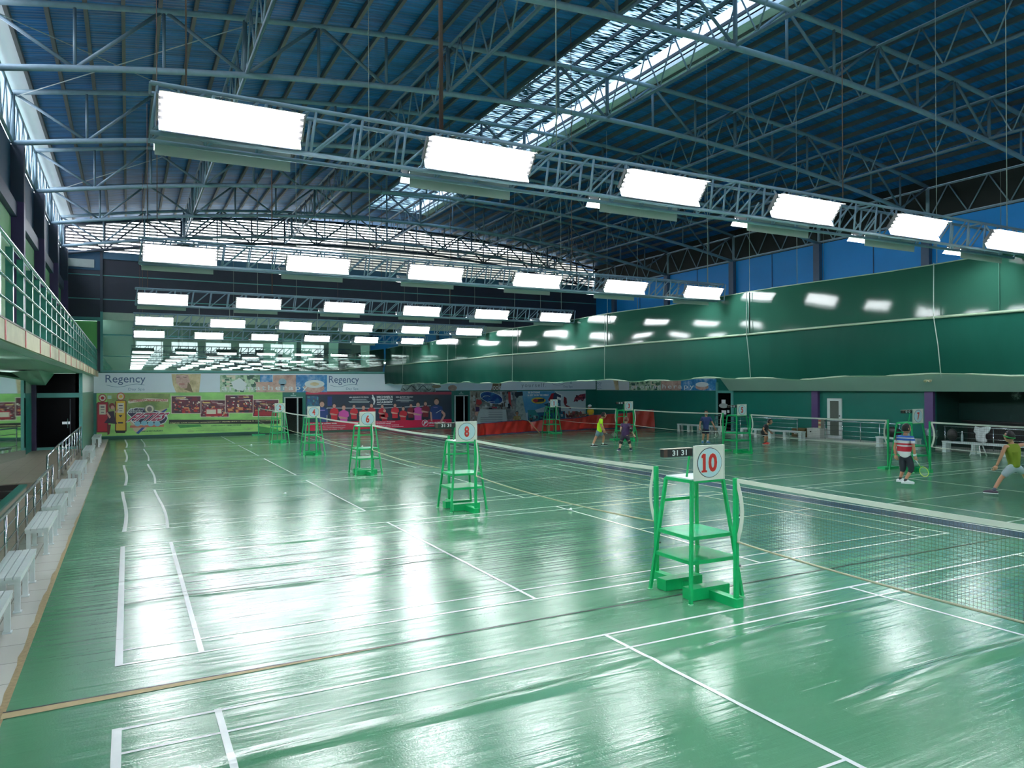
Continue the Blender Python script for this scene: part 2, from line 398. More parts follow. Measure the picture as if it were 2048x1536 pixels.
# seams: dark gap with tan strip by the near court, hairline seams elsewhere
mb = MB(); strip(mb, -0.82, -0.72, 14.0, -0.72, 0.024, 0.006); mb.build('mat_seam', BLACK, fl)
mb = MB(); mb.poly([(-0.82, -0.86, 0.0045), (2.6, -0.735, 0.0045), (2.6, -0.73, 0.0045), (-0.82, -0.73, 0.0045)]); mb.build('seam_filler', TANLINE, fl)
for (x0, x1, y, wd) in ((-0.6, 14, 6.85, 0.012), (1.2, 4.6, 4.05, 0.03), (0.2, 3.2, 2.55, 0.02), (3.0, 5.0, 2.62, 0.03), (-0.5, 6, 0.85, 0.008),
                        (-0.8, 5, 13.0, 0.012), (1.8, 6.5, 9.9, 0.02), (0, 5, 17.5, 0.015), (-0.8, 6, 20.6, 0.012), (2, 6, 5.4, 0.012), (0, 3, 10.8, 0.012)):
    mb = MB(); n = 14
    for i in range(n):
        a, b = i/n, (i+1)/n
        wv = lambda t: y + 0.012*math.sin(t*9+y*3)
        strip(mb, lerp(x0, x1, a), wv(a), lerp(x0, x1, b), wv(b), wd*(0.5+0.5*math.sin(math.pi*(a+b)/2)), 0.0042)
    mb.build('mat_seam', M('dark_teal_seam', C(38, 70, 66), 0.4), fl)
# long soft wrinkles in the vinyl
def wrinkle(x0, y0, x1, y1, wd=0.30, h=0.016):
    mb = MB(); nx, ny = 40, 12; vs = []; fs = []
    for i in range(nx+1):
        f = i/nx; X = lerp(x0, x1, f); Y = lerp(y0, y1, f) + 0.05*math.sin(f*7+x0); e = math.sin(math.pi*min(1, max(0, f)))**0.5
        for j in range(ny+1):
            g = (j/ny*2-1); vs.append((X, Y + g*wd/2, 0.0008 + h*e*(math.cos(g*math.pi)*0.5+0.5)*(1+0.3*math.sin(f*13))))
    for i in range(nx):
        for j in range(ny): a = i*(ny+1)+j; fs.append((a, a+ny+1, a+ny+2, a+1))
    mb.add(vs, fs); mb.build('mat_wrinkle', FLOOR, fl, True)
for a in WR: wrinkle(*a)
# ragged brown glue edge of the mat
mb = MB(); ys = [YN + i*0.25 for i in range(int((YF-YN)/0.25)+1)]
L_ = [(-0.80 - 0.055*(1-min(1, max(0, (y-2)/12))) - random.uniform(0.0, 0.03), y, 0.0012) for y in ys]; R_ = [(-0.80, y, 0.0012) for y in ys]
for i in range(len(ys)-1): mb.poly([L_[i], R_[i], R_[i+1], L_[i+1]])
mb.build('glue_edge', GLUE, fl)
MB().box(-1.56, -0.82, YN, YF, -0.10, -0.001).build('tiled_walkway', TILE, fl)
MB().box(-4.4, -1.56, YN, 14.3, -1.35, -1.25).build('lower_floor', M('dark_brown_pit_floor', C(64, 56, 52), 0.6, 0, 0.2, 3), fl)
MB().box(-4.4, -1.56, 14.3, 26.0, -1.3, 0.30).build('landing', TAN, fl)
PIT = M('dark_brown_pit_stone', C(58, 50, 48), 0.6, 0, 0.2, 3)
MB().box(-4.35, -2.32, 14.27, 14.3, -1.25, 0.27).build('landing_front', PIT, fl)
MB().box(-4.35, -4.30, -4.0, 14.27, -1.25, 0.0).build('pit_side', PIT, fl)
MB().box(-2.2, -1.56, YN, 14.3, -1.2, -0.02).build('side_landing', TAN, fl)
mb = MB()
for i in range(5): mb.box(-3.2, -2.32, 14.3-0.3*(i+1), 14.3-0.3*i, -1.2, 0.30-0.17*(i+1))
mb.build('stair_flight', M('dark_brown_step', C(60, 52, 50), 0.5), fl)
MB().box(-2.32, -2.2, YN, 14.3, -1.2, 0.22).build('low_wall', TAN, fl)
MB().box(-2.35, -2.18, YN, 14.3, 0.22, 0.27).build('low_wall_cap', TEALD, fl)

# ---- roof
mb = MB(); n = 48
xs = [XL-0.6 + (XR-XL+1.2)*i/n for i in range(n+1)]
SX0, SX1, SY0, SY1 = 12.2, 15.6, 1.0, 33.0
xs = sorted(set([x for x in xs if abs(x-SX0) > 0.3 and abs(x-SX1) > 0.3] + [SX0, SX1]))
for i in range(len(xs)-1):
    a, b = xs[i], xs[i+1]
    segs = [(YN, YF+1.5)] if not (a >= SX0-1e-6 and b <= SX1+1e-6) else [(YN, SY0), (SY1, YF+1.5)]
    for (y0, y1) in segs:
        mb.add([(a, y0, zroof(a)), (b, y0, zroof(b)), (b, y1, zroof(b)), (a, y1, zroof(a)), (a, y0, zroof(a)+0.05), (b, y0, zroof(b)+0.05), (b, y1, zroof(b)+0.05), (a, y1, zroof(a)+0.05)],
               [(0,1,2,3), (4,7,6,5), (0,4,5,1), (1,5,6,2), (2,6,7,3), (3,7,4,0)])
ceil = struct('ceiling', mb, ROOF)
# white inner strip at the left eave
mb = MB(); mb.add([(-3.4, YN, zroof(-3.4)-0.02), (-2.36, YN, zroof(-2.36)-0.02), (-2.36, YF, zroof(-2.36)-0.02), (-3.4, YF, zroof(-3.4)-0.02)], [(0, 1, 2, 3)])
mb.build('white_eave_sheet', M('white_daylit_sheet', C(226, 228, 236), 0.6, 0, 0.1, 2, 0, 0.3, (1, 0.4, 1)), ceil)
x = -2.36
k = 0
while x < XR-0.3:
    if not (SX0+0.1 < x < SX1-0.1):
        MB().bar((x, -2.0, zroof(x)-0.08), (x, YF, zroof(x)-0.08), 0.09, 0.15).build('purlin', PURLIN, ceil)
    else:
        MB().bar((x, -2.0, zroof(x)-0.05), (x, YF, zroof(x)-0.05), 0.05, 0.10).build('purlin', DARKSTEEL, ceil)
    x += 0.80
# skylight sheet, raised a little, with its white upstand
zs = zroof(SX0)+0.12
SXC = 15.0
mb = MB(); mb.poly([(SX0, SY0, zs+0.05), (SXC, SY0, zs+0.05), (SXC, SY1, zs), (SX0, SY1, zs)])
win1 = struct('window_1', mb, SKYL)
mb = MB(); mb.poly([(SXC, SY0, zs+0.05), (SX1, SY0, zs+0.05), (SX1, SY1, zs), (SXC, SY1, zs)])
mb.build('lit_gutter_strip', glass_material('lit_gutter_sheet', (0.14, 0.17, 0.19, 1), 0.05), win1)  # brighter sheet put in to stand for the strongly lit gutter board
mb = MB(); mb.box(SX1, SX1+0.04, SY0, SY1, zroof(SX1)-0.12, zs+0.06); mb.box(SX0-0.04, SX0, SY0, SY1, zroof(SX0)-0.05, zs+0.06); mb.box(SX0, SX1, SY1, SY1+0.04, zroof(SX1)-0.05, zs+0.06)
mb.build('window_frame', M('white_skylight_upstand', C(214, 222, 226), 0.5), win1)
MB().bar((SX1+0.35, SY0, zroof(SX1)-0.10), (SX1+0.35, SY1, zroof(SX1)-0.10), 0.62, 0.03).build('gutter_board', M('pale_gutter_board', C(232, 236, 236), 0.5), win1)

# ---- roof trusses
TR_Y = [0.2, 5.75, 11.4, 17.0, 22.8, 28.5, 34.2]
def truss(Y, label, mat=STEEL, web=STEEL_D):
    t = thing('roof_truss', label, 'truss', (13.9, Y, 9.74), 'arched roof trusses'); N = 24
    px = [XL + (XR-XL)*i/N for i in range(N+1)]
    MB().path([(x, Y, zt(x)-0.02) for x in px], 0.075, 8).build('top_chord', mat, t, True)
    MB().path([(x, Y, zb(x)) for x in px], 0.08, 8).build('bottom_chord', mat, t, True)
    npan = 18; P = [XL + (XR-XL)*i/npan for i in range(npan+1)]
    for i in range(1, npan):
        MB().tube((P[i], Y, zb(P[i])), (P[i], Y, zt(P[i])), 0.042 if i % 3 else 0.06, 6).build('web_post', web, t, True)
    for i in range(npan):
        a, b = (P[i], P[i+1])
        if i % 2 == 0: p, q = (a, Y, zt(a)), (b, Y, zb(b))
        else: p, q = (a, Y, zb(a)), (b, Y, zt(b))
        MB().tube(p, q, 0.045, 6).build('diagonal_brace', web, t, True)
    for x in (XL, XR): MB().tube((x, Y, zb(x)), (x, Y, zt(x)), 0.08, 8).build('end_post', mat, t, True)
    return t
for i, Y in enumerate(TR_Y):
    truss(Y, 'grey-blue arched steel roof truss spanning the hall, %s from the louvred far gable' % ORD[len(TR_Y)-1-i])
truss(36.35, 'dark arched steel truss standing right against the bright louvres', DARKSTEEL, DARKSTEEL)
# ---- lattice girders running from the camera to the far wall
def girder(X, label, y0, y1, ztop, zbot, step=0.62, mat=STEEL_D, web=STEEL_D, rad=0.026):
    t = thing('lattice_girder', label, 'girder', (X, y0, zbot), 'lattice girders along the roof')
    MB().tube((X, y0, ztop), (X, y1, ztop), 0.045, 6).build('top_chord', mat, t, True)
    MB().tube((X, y0, zbot), (X, y1, zbot), 0.05, 6).build('bottom_chord', mat, t, True)
    n = int((y1-y0)/step); s = (y1-y0)/n
    for i in range(n):
        a, b = (zbot, ztop) if i % 2 == 0 else (ztop, zbot)
        MB().tube((X, y0+i*s, a), (X, y0+(i+1)*s, b), rad, 5).build('web_bar', web, t, True)
GX = [(-2.8, 'against the daylit left eave'), (2.8, 'first in from the left wall'), (8.35, 'second in from the left wall'), (13.9, 'under the skylight'),
      (19.4, 'second in from the blue right wall'), (24.95, 'first in from the blue right wall'), (30.55, 'along the top of the blue right wall')]
for X, tx in GX:
    girder(X, 'zigzag lattice girder running toward the far gable, ' + tx, 0.0, 36.3, zt(X)-0.10, zb(X)+0.05,
           0.62 if X not in (30.55,) else 0.80, STEEL if X in (-2.8, 30.55) else STEEL_D, STEEL, 0.03 if X in (-2.8, 30.55) else 0.024)
# thin sag rods
for i, (a, b) in enumerate((((-2.7, 17.0, 11.1), (3.2, 11.6, 12.2)), ((-2.7, 28.5, 11.1), (2.0, 23.2, 12.0)), ((-2.7, 11.4, 11.1), (1.5, 17.0, 12.0)))):
    tag(MB().tube(a, b, 0.014, 5).build('bracing_rod', M('bright_thin_rod', C(180, 186, 190), 0.4), None), 'thin pale bracing rod under the blue roof near the left eave, ' + ['middle one of three', 'farthest of three', 'nearest of three'][i], 'rod', 'roof bracing rods')

# ---- far wall
fw = MB().box(-1.5, XR+0.2, YF, YF+0.2, -0.1, 3.62)
wf = struct('wall_far', fw, GREENWALL)
MB().box(-1.5, 13, YF-0.012, YF, 0.0, 0.12).build('skirting', M('dark_green_skirting', C(14, 74, 62), 0.5), wf)
# stair block: side wall at X=-1.5 and door wall at Y=26
mb = MB().box(-1.75, -1.5, 26.0, YF, 0.0, 2.55); wl2 = struct('wall_left_lower', mb, M('grey_green_wall_paint', C(70, 120, 104), 0.35, 0, 0.1, 1.5))
MB().box(-1.75, -1.5, 26.0, YF, 2.55, 3.33).build('upper_paint', WHITEWALL, wl2)
MB().box(-1.62, -1.50, 25.95, 26.0, 0.3, 3.33).build('corner_frame', TEALPAINT, wl2)
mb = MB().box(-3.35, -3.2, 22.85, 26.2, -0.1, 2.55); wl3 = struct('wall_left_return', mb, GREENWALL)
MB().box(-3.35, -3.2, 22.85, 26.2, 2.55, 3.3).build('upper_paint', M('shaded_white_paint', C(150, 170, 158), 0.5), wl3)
MB().box(-3.2, -3.05, 25.7, 26.0, 0.3, 3.0).build('column', M('dark_purple_paint', C(44, 34, 66), 0.4), wl3)
mb = MB().box(-4.5, -4.35, YN, 22.85, -1.3, 3.33); wl4 = struct('wall_left_mirror_side', mb, GREENWALL)
mm = MB(); a_, b_m = Vector((-3.10, 22.9, 0)), Vector((-4.26, 16.0, 0)); n_m = Vector((6.9, -1.16, 0)).normalized()*0.03
mm.add([p + n_m*k + UPZ*z for z in (0.30, 3.27) for k in (0, -1) for p in (a_, b_m)], [(0, 1, 5, 4), (2, 6, 7, 3), (0, 2, 3, 1), (4, 5, 7, 6), (0, 4, 6, 2), (1, 3, 7, 5)])
mr = tag(mm.build('wall_mirror', MIRROR, None), 'big wall mirror under the balcony reflecting the far banners', 'mirror')
# door 1 (black double glass door)
d1 = struct('door_1', MB().box(-3.05, -1.62, 26.0, 26.06, 0.30, 3.32), BLACKG)
mb = MB(); mb.box(-3.05, -1.60, 25.93, 26.0, 2.36, 2.54); mb.box(-3.05, -1.60, 25.93, 26.0, 0.30, 0.40); mb.box(-3.10, -3.05, 25.92, 26.0, 0.3, 3.2); mb.build('door_frame', TEALPAINT, d1)
MB().box(-1.94, -1.915, 25.96, 26.0, 0.45, 2.3).build('door_edge', DARKSTEEL, d1)
mb = MB(); mb.box(-2.20, -1.93, 25.92, 25.95, 1.30, 1.40); mb.tube((-2.01, 25.92, 1.15), (-2.01, 25.92, 1.52), 0.014); mb.build('door_handle', CHROME, d1)
# sloping soffit by the door
mb = MB(); mb.add([(-3.2, 25.9, 2.85), (-2.75, 25.9, 2.85), (-2.45, 25.9, 3.32), (-3.2, 25.9, 3.32), (-3.2, 20, 3.25), (-2.75, 20, 3.3), (-2.45, 20, 3.32), (-3.2, 20, 3.32)],
                  [(0,1,2,3), (0,4,5,1), (1,5,6,2)])
struct('trim_1', mb, SOFFIT)
# upper far wall: glass, panels, louvres
gz0, gz1 = 3.66, 6.38
win2 = struct('window_2', MB().box(-1.05, XR, YF-0.02, YF, gz0, gz1), GLASS)
mb = MB(); mb.box(-1.1, XR, YF-0.05, YF+0.05, 3.58, 3.68); mb.box(-1.05, XR, YF-0.04, YF+0.02, 4.42, 4.46)
mb.build('window_frame', TEALPAINT, win2)
MB().box(-1.05, XR, YF-0.06, YF+0.1, 6.38, 6.78).build('window_head', M('pale_green_beam', C(176, 190, 168), 0.5), win2)
MB().box(-1.05, XR, YF-0.07, YF-0.03, 5.55, 5.62).build('window_bar', TEALPAINT, win2)
# room behind the glass
room = MB(); room.box(-1.2, XR, 41.9, 42.0, 3.6, 7.0); room.box(-1.2, XR, YF+0.2, 42.0, 3.4, 3.6); room.box(-1.2, XR, YF+0.2, 42.0, 7.0, 7.1)
wr = struct('wall_gallery', room, M('gallery_green_paint', C(70, 108, 82), 0.6, 0, 0.3, 0.6))
mb = MB()
for x in (6.5, 11.2, 13.3, 16.0, 21, 26): mb.box(x, x+0.35, 39.0, 39.3, 3.6, 7.0)
mb.build('gallery_column', PURPLE, wr)
mb = MB()
for x in (8.0, 9.2, 10.4, 12.0, 14.2, 18): mb.box(x, x+0.9, 41.86, 41.9, 4.1, 5.9)
mb.build('gallery_window', M_emit('daylit_gallery_window', (0.75, 0.95, 0.9, 1), 1.1), wr)
wf2 = struct('wall_far_upper', MB().box(-1.05, XR, YF, YF+0.15, 6.78, 9.62), DARKPANEL)
mb = MB()
for z in (7.45, 8.72): mb.box(-1.05, XR, YF-0.03, YF, z, z+0.055)
mb.build('panel_bead', TEALPAINT, wf2)
MB().box(-1.05, XR, YF-0.08, YF, 9.62, 9.98).build('blue_beam', M('blue_grey_beam', C(66, 104, 130), 0.5), wf2)
# left bay beside the balcony
wf3 = struct('wall_far_bay', MB().box(-3.0, -1.12, YF-0.02, YF+0.1, 6.45, 9.98), DARKPANEL)
mb = MB()
for z in (7.45, 8.72): mb.box(-2.85, -1.12, YF-0.05, YF-0.02, z, z+0.05)
mb.build('panel_bead', TEALPAINT, wf3)
MB().box(-2.85, -1.1, YF-0.05, YF-0.02, 9.0, 9.98).build('blue_panel', BLUEDARK, wf3)
MB().box(-2.82, -1.45, YF-0.09, YF-0.05, 9.12, 9.55).build('white_panel', M('off_white_box', C(176, 180, 176), 0.6), wf3)
mb = MB(); mb.box(-1.18, -1.05, YF-0.12, YF+0.02, 3.6, 6.8); mb.box(-2.9, -1.1, YF-0.1, YF, 6.3, 6.5); mb.build('bay_frame', TEALPAINT, wf3)
MB().box(-1.18, -1.05, YF-0.12, YF+0.02, 6.8, 9.98).build('bay_mullion', DARKSTEEL, wf3)
MB().box(-2.85, -1.3, YF+0.02, YF+0.06, 3.6, 6.3).build('bay_green_panel', M('bright_mint_panel', C(136, 210, 120), 0.6, 0, 0.1, 1), wf3)
MB().box(-1.32, -1.18, YF-0.03, YF+0.02, 3.6, 6.3).build('bay_jamb', DARKSTEEL, wf3)
# louvres
lv = MB(); z = 10.02
while z < 12.9:
    s = (zroof(13.9) - z)
    half = 16.7*math.sqrt(max(0.0, min(1.0, 1-(z+0.0-11.5)/1.60))) if z > 11.5 else 16.7
    lv.add([(13.9-half, YF+0.02, z), (13.9+half, YF+0.02, z), (13.9+half, YF+0.12, z-0.075), (13.9-half, YF+0.12, z-0.075),
            (13.9-half, YF+0.02, z+0.012), (13.9+half, YF+0.02, z+0.012), (13.9+half, YF+0.12, z-0.06), (13.9-half, YF+0.12, z-0.06)],
           [(0,1,2,3), (4,7,6,5), (0,4,5,1), (1,5,6,2), (2,6,7,3), (3,7,4,0)])
    z += 0.165
win3 = struct('window_3', lv, M('grey_louvre_blade', C(110, 104, 108), 0.5))
mb = MB(); x = -2.4
while x < 30: mb.bar((x, YF+0.16, 9.98), (x, YF+0.16, min(zroof(x), 13.1)), 0.03); x += 0.9
mb.build('louvre_post', DARKSTEEL, win3)
# neighbouring building beyond the louvres on the right
tag(MB().box(13.5, 34, 42.2, 43.2, 0.0, 12.9).build('neighbour_building', M('brown_grey_render', C(120, 112, 96), 0.8, 0, 0.4, 0.8), None), 'brown-grey building seen through the right half of the gable louvres', 'building')

# ---- left wall above the balcony (X = -2.8)
wl = struct('wall_left', MB().box(-2.98, -2.82, YN, YF, 3.6, 9.7), BLUEDARK)
bays = [-6.0] + TR_Y
COLY = [-11.0, -5.4] + TR_Y
for i in range(len(COLY)):
    y = COLY[i]
    MB().box(-2.82, -2.5, y-0.17, y+0.17, 3.6, 8.05).build('purple_column', PURPLE, wl)
    MB().box(-2.82, -2.5, y-0.17, y+0.17, 8.05, 9.66).build('grey_column', M('slate_grey_paint', C(56, 62, 84), 0.5), wl)
    if i < len(COLY)-1:
        y2 = COLY[i+1]
        MB().box(-2.82, -2.78, y+0.45, y2-0.45, 3.6, 7.55).build('mint_panel', MINT, wl)
        MB().box(-2.82, -2.66, y+0.17, y2-0.17, 7.6, 8.0).build('cross_beam', M('slate_blue_beam', C(70, 78, 104), 0.5), wl)
        MB().box(-2.82, -2.74, y+0.17, y+0.45, 3.6, 7.6).build('dark_strip', M('dark_purple_strip', C(48, 38, 74), 0.5), wl)
# daylight opening above: low sill
MB().box(-2.95, -2.82, YN, YF, 9.66, 9.70).build('sill', FASCIA, wl)
struct('daylight_blocker', MB().box(-3.5, -3.42, YN, YF, 9.4, 10.6), FASCIA)  # board added outside the left opening to block part of the daylight

# ---- balcony on the left
bal = thing('balcony', 'long concrete balcony with a stained beige edge along the left wall', 'balcony', (-2.0, 10, 3.33))
MB().box(-2.49, -1.32, YN+0.02, YF-0.15, 3.38, 3.60).build('slab', CREAM, bal)
MB().box(-1.32, -1.27, YN+0.02, YF-0.10, 3.34, 3.62).build('edge', CREAM, bal)
MB().box(-1.36, -1.26, YN+0.02, YF-0.05, 3.60, 3.625).build('coping', M('dark_coping', C(96, 92, 84), 0.7), bal)
MB().box(-1.60, -1.32, YN+0.02, YF-0.15, 3.335, 3.38).build('fascia_beam', FASCIA, bal)
struct('trim_4', MB().box(-4.4, -1.60, YN+0.01, YF-0.05, 3.33, 3.375), SOFFIT)
y = 1.2
while y < 34:
    MB().box(-1.275, -1.262, y, y+0.10, 3.345, 3.60).build('red_mark', REDMARK, bal); y += random.choice((1.9, 2.3, 2.1))
rl = thing('balcony_railing', 'teal posts with pale horizontal rails along the balcony edge', 'railing', (-1.35, 10, 3.62))
MB().tube((-1.32, -6, 4.74), (-1.32, YF-0.1, 4.74), 0.032, 8).build('handrail', CHROME, rl, True)
for z in (3.90, 4.18, 4.46): MB().tube((-1.30, -6, z), (-1.30, YF-0.1, z), 0.017, 6).build('rail', CHROME, rl, True)
y = -4.0
while y < YF:
    MB().box(-1.40, -1.31, y-0.05, y+0.05, 3.625, 4.71).build('post', TEALD, rl); y += 1.18

# ---- lower railings beside the benches
def railing(label, X, y0, y1, z0, z1, npost, rails=3, slant=None, group='stainless railings'):
    t = thing('stainless_railing', label, 'railing', (X, y0, z0), group)
    MB().tube((X, y0, z1), (X, y1, z1), 0.028, 8).build('handrail', CHROME, t, True)
    for k in range(rails):
        z = lerp(z0, z1, (k+1)/(rails+1)); MB().tube((X, y0, z), (X, y1, z), 0.012, 6).build('rail', CHROME, t, True)
    for k in range(npost):
        y = lerp(y0+0.05, y1-0.05, k/(npost-1)); MB().tube((X, y, z0), (X, y, z1-0.02), 0.022, 8).build('post', CHROME, t, True)
    if slant: MB().path(slant, 0.028, 8).build('end_rail', CHROME, t, True)
railing('polished railing behind the nearest white benches at the left', -1.50, -6.5, 12.7, -0.02, 0.86, 16)
railing('polished railing guarding the landing before the black door', -1.54, 14.9, 25.6, 0.28, 1.20, 9, 3, [(-1.54, 14.9, 1.2), (-1.68, 13.6, 1.02), (-1.68, 13.6, 0.2)])
# ---- right wall
wrt = struct('wall_right', MB().box(XR, XR+0.2, 11.2, YF+0.2, -0.1, 2.42), GREENWALL)
MB().box(XR, XR+0.2, YN, YF+0.2, 4.0, 9.72).build('blue_wall', BLUEWALL, wrt)
MB().box(XR, XR+0.2, YN, YF+0.2, 9.72, zroof(XR)+0.1).build('black_boarding', BLACKW, wrt)
MB().box(XR, XR+0.2, 24.3, YF+0.2, 2.42, 4.0).build('banner_backing', WHITEWALL, wrt)
MB().box(XR, XR+0.2, 11.2, 24.3, 2.42, 4.0).build('upper_wall', GREENWALL, wrt)
for y in (5.75, 11.4, 17.0, 22.8, 28.5, 34.2):
    MB().box(XR-0.22, XR, y-0.18, y+0.18, 4.1, 9.72).build('grey_column', M('blue_grey_column', C(72, 92, 120), 0.5), wrt)
for y in (14.0, 20.0, 25.8, 31.4):
    MB().box(XR-0.02, XR, y-0.02, y+0.02, 4.1, 9.72).build('wall_joint', M('dark_blue_joint', C(0, 60, 110), 0.6), wrt)
for y in (11.32, 17.2):
    MB().box(XR-0.16, XR, y-0.19, y+0.19, 0.12, 2.42).build('purple_column', PURPLE, wrt)
# recess in the nearer right corner
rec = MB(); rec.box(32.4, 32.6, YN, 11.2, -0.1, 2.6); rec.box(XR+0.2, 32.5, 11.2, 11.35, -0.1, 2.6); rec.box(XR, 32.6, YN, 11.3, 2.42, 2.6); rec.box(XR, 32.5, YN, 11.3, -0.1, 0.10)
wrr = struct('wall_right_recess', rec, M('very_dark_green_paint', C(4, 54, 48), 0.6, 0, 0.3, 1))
MB().box(31.9, 32.4, YN, 10.8, 1.10, 1.16).build('recess_shelf', BLACK, wrr)
MB().box(32.0, 32.38, YN, 10.6, 0.12, 1.10).build('recess_cabinet', BLACK, wrr)
# sloping soffit under the right gallery
mb = MB(); prof = [(XR+0.2, 2.42), (30.35, 2.42), (28.9, 3.9), (28.9, 4.05), (XR+0.2, 4.05)]
mb.prism([(x, YN, z) for x, z in prof], (0, 22.95-YN, 0))
struct('trim_2', mb, M('grey_green_sloped_soffit', C(150, 184, 170), 0.5, 0, 0.06, 1))
# step along the right wall
struct('trim_3', MB().box(29.75, XR, YN, 24.6, 0.0, 0.12), CONC)
# doors at the right wall
d2 = struct('door_2', MB().box(XR-0.05, XR, 23.0, 24.05, 0.0, 2.28), BLACKG)
mb = MB(); mb.box(XR-0.09, XR, 22.85, 23.0, 0, 2.42); mb.box(XR-0.09, XR, 24.05, 24.2, 0, 2.9); mb.box(XR-0.085, XR, 23.0, 24.05, 2.28, 2.42); mb.build('door_frame', TEALPAINT, d2)
mb = MB(); mb.box(XR-0.07, XR-0.05, 23.45, 23.75, 1.65, 1.9); mb.box(XR-0.07, XR-0.05, 23.4, 23.75, 1.05, 1.28); mb.box(XR-0.07, XR-0.05, 23.15, 23.3, 1.15, 1.3)
mb.build('door_notice', WHITE, d2)
mb = MB(); n = 16; mb.prism([(XR-0.075, 23.6+0.36*math.cos(2*math.pi*k/n), 1.55+0.14*math.sin(2*math.pi*k/n)) for k in range(n)], (0.02, 0, 0)); mb.build('oval_sign', M('grey_white_sign', C(170, 176, 176), 0.5), d2)
d3 = struct('door_3', MB().box(XR-0.04, XR, 15.85, 16.42, 0.2, 1.98), M('grey_screen_mesh', C(84, 92, 84), 0.6, 0, 0.2, 30))
mb = MB()
for (a, b, c, d) in ((15.72, 15.87, 0.10, 2.06), (16.38, 16.53, 0.10, 2.06)): mb.box(XR-0.07, XR, a, b, c, d)
for (c, d) in ((0.10, 0.26), (0.93, 1.05), (1.94, 2.06)): mb.box(XR-0.068, XR, 15.87, 16.38, c, d)
mb.build('door_frame', WHITE, d3)
MB().ball((XR-0.10, 15.80, 1.22), 0.03, 0.03, 0.03).build('door_knob', BLACK, d3)
# toilets doors in the far wall
def far_door(n, x0, x1):
    d = struct('door_%d' % n, MB().box(x0+0.12, x1-0.12, YF-0.03, YF-0.01, 0.0, 2.08), BLACKG)
    mb = MB(); mb.box(x0+0.10, x0+0.18, YF-0.08, YF, 0, 2.1); mb.box(x1-0.45, x1-0.37, YF-0.09, YF, 0, 2.1); mb.box(x0+0.10, x1-0.1, YF-0.08, YF, 2.10, 2.15)
    mb.build('door_frame', M('pale_aluminium', C(176, 188, 186), 0.4), d)
    mb = MB(); mb.ball(((x0+x1)/2, YF-0.03, 2.34), 0.05, 0.01, 0.05); mb.box((x0+x1)/2-0.16, (x0+x1)/2+0.16, YF-0.03, YF-0.02, 2.22, 2.26); mb.build('door_sign', M('pale_teal_lettering', C(150, 190, 184), 0.5), d)
    return d
far_door(4, 8.2, 9.5)
far_door(5, 19.15, 20.35)
# near wall far behind the camera
wn = struct('wall_near', MB().box(-3.4, XR+0.3, YN-0.2, YN, -1.4, 12.9), M('pale_green_near_wall', C(150, 176, 158), 0.6))
mb = MB()
for x in (1, 5, 9, 13, 17, 21): mb.box(x, x+3, YN, YN+0.02, 5.5, 8.5)
mb.build('near_window', M_emit('daylit_near_window', (0.85, 0.95, 1.0, 1), 1.6), wn)

# ================================================================ LAMPS
def dup(root, delta):
    """copy of a thing with copies of its parts and their sub-parts (shared mesh data)"""
    r = root.copy(); COL.objects.link(r); r.location = Vector(root.location) + Vector(delta)
    for ch in list(root.children):
        c = ch.copy(); COL.objects.link(c); c.parent = r
        for g in list(ch.children):
            d = g.copy(); COL.objects.link(d); d.parent = c
    return r
TILT = math.radians(38)
def make_lamp(c, sg, TILT=math.radians(38), lip=0.03):
    c = Vector(c); n = Vector((0, sg*math.cos(TILT), -math.sin(TILT))); v = Vector((0, sg*math.sin(TILT), math.cos(TILT)))
    t = thing('fluorescent_light', '', 'light', tuple(c), 'tube lights on the lamp trusses')
    Lh = 0.618
    def prof(pts, x0, x1, off): return [Vector((x0, 0, 0)) + Vector((0, c.y, c.z)) + n*a + v*b for a, b in pts]
    inner = [(lip, -0.168), (-0.07, -0.115), (-0.07, 0.115), (lip, 0.168)]
    outer = [(lip+0.005, 0.176), (-0.078, 0.122), (-0.078, -0.122), (lip+0.005, -0.176)]
    def shell(pts, th, mat, nm, lip=0):
        mb = MB()
        for (a0, b0), (a1, b1) in zip(pts[:-1], pts[1:]):
            p0 = [Vector((c.x+s*Lh, c.y, c.z)) + n*a0 + v*b0 for s in (-1, 1)]; p1 = [Vector((c.x+s*Lh, c.y, c.z)) + n*a1 + v*b1 for s in (-1, 1)]
            mb.poly([p0[0], p0[1], p1[1], p1[0]])
        mb.build(nm, mat, t)
    shell(inner, 0, REFL, 'reflector'); shell(outer, 0, REFLB, 'housing')
    for b in (-0.087, -0.029, 0.029, 0.087):
        p = c + n*(-0.035) + v*b
        MB().tube(p - Vector((0.58, 0, 0)), p + Vector((0.58, 0, 0)), 0.015, 8).build('fluorescent_tube', TUBE, t, True)
    for s in (-1, 1):
        mb = MB()
        for b in (-0.087, -0.029, 0.029, 0.087):
            p = c + n*(-0.035) + v*b; mb.bar(p + Vector((s*0.58, 0, 0)), p + Vector((s*0.625, 0, 0)), 0.024, 0.024)
        mb.bar(c + n*(-0.06) + v*(-0.12) + Vector((s*0.63, 0, 0)), c + n*(-0.06) + v*0.12 + Vector((s*0.63, 0, 0)), 0.02, 0.05)
        mb.build('lamp_holder', M('dull_lamp_holder', C(120, 116, 118), 0.5), t)
    for s in (-1, 1):
        a = c - n*0.078 + Vector((s*0.45, 0, 0)); MB().bar(a, Vector((a.x, c.y - sg*0.19, c.z + 0.255)), 0.02, 0.02).build('bracket', STEEL, t)
    return t
ROWY = [29.0, 21.7, 14.3, 6.8, -0.75, -8.2, -15.6]
ROWN = ['farthest row', 'second farthest row', 'middle row', 'second nearest row', 'big nearest row', 'row overhead', 'row behind us']
LX = [0.98 + 2.507*k for k in range(6)]
LZ = 5.17
POSN = ['leftmost', 'second from left', 'third from left', 'fourth from left', 'fifth from left', 'rightmost']
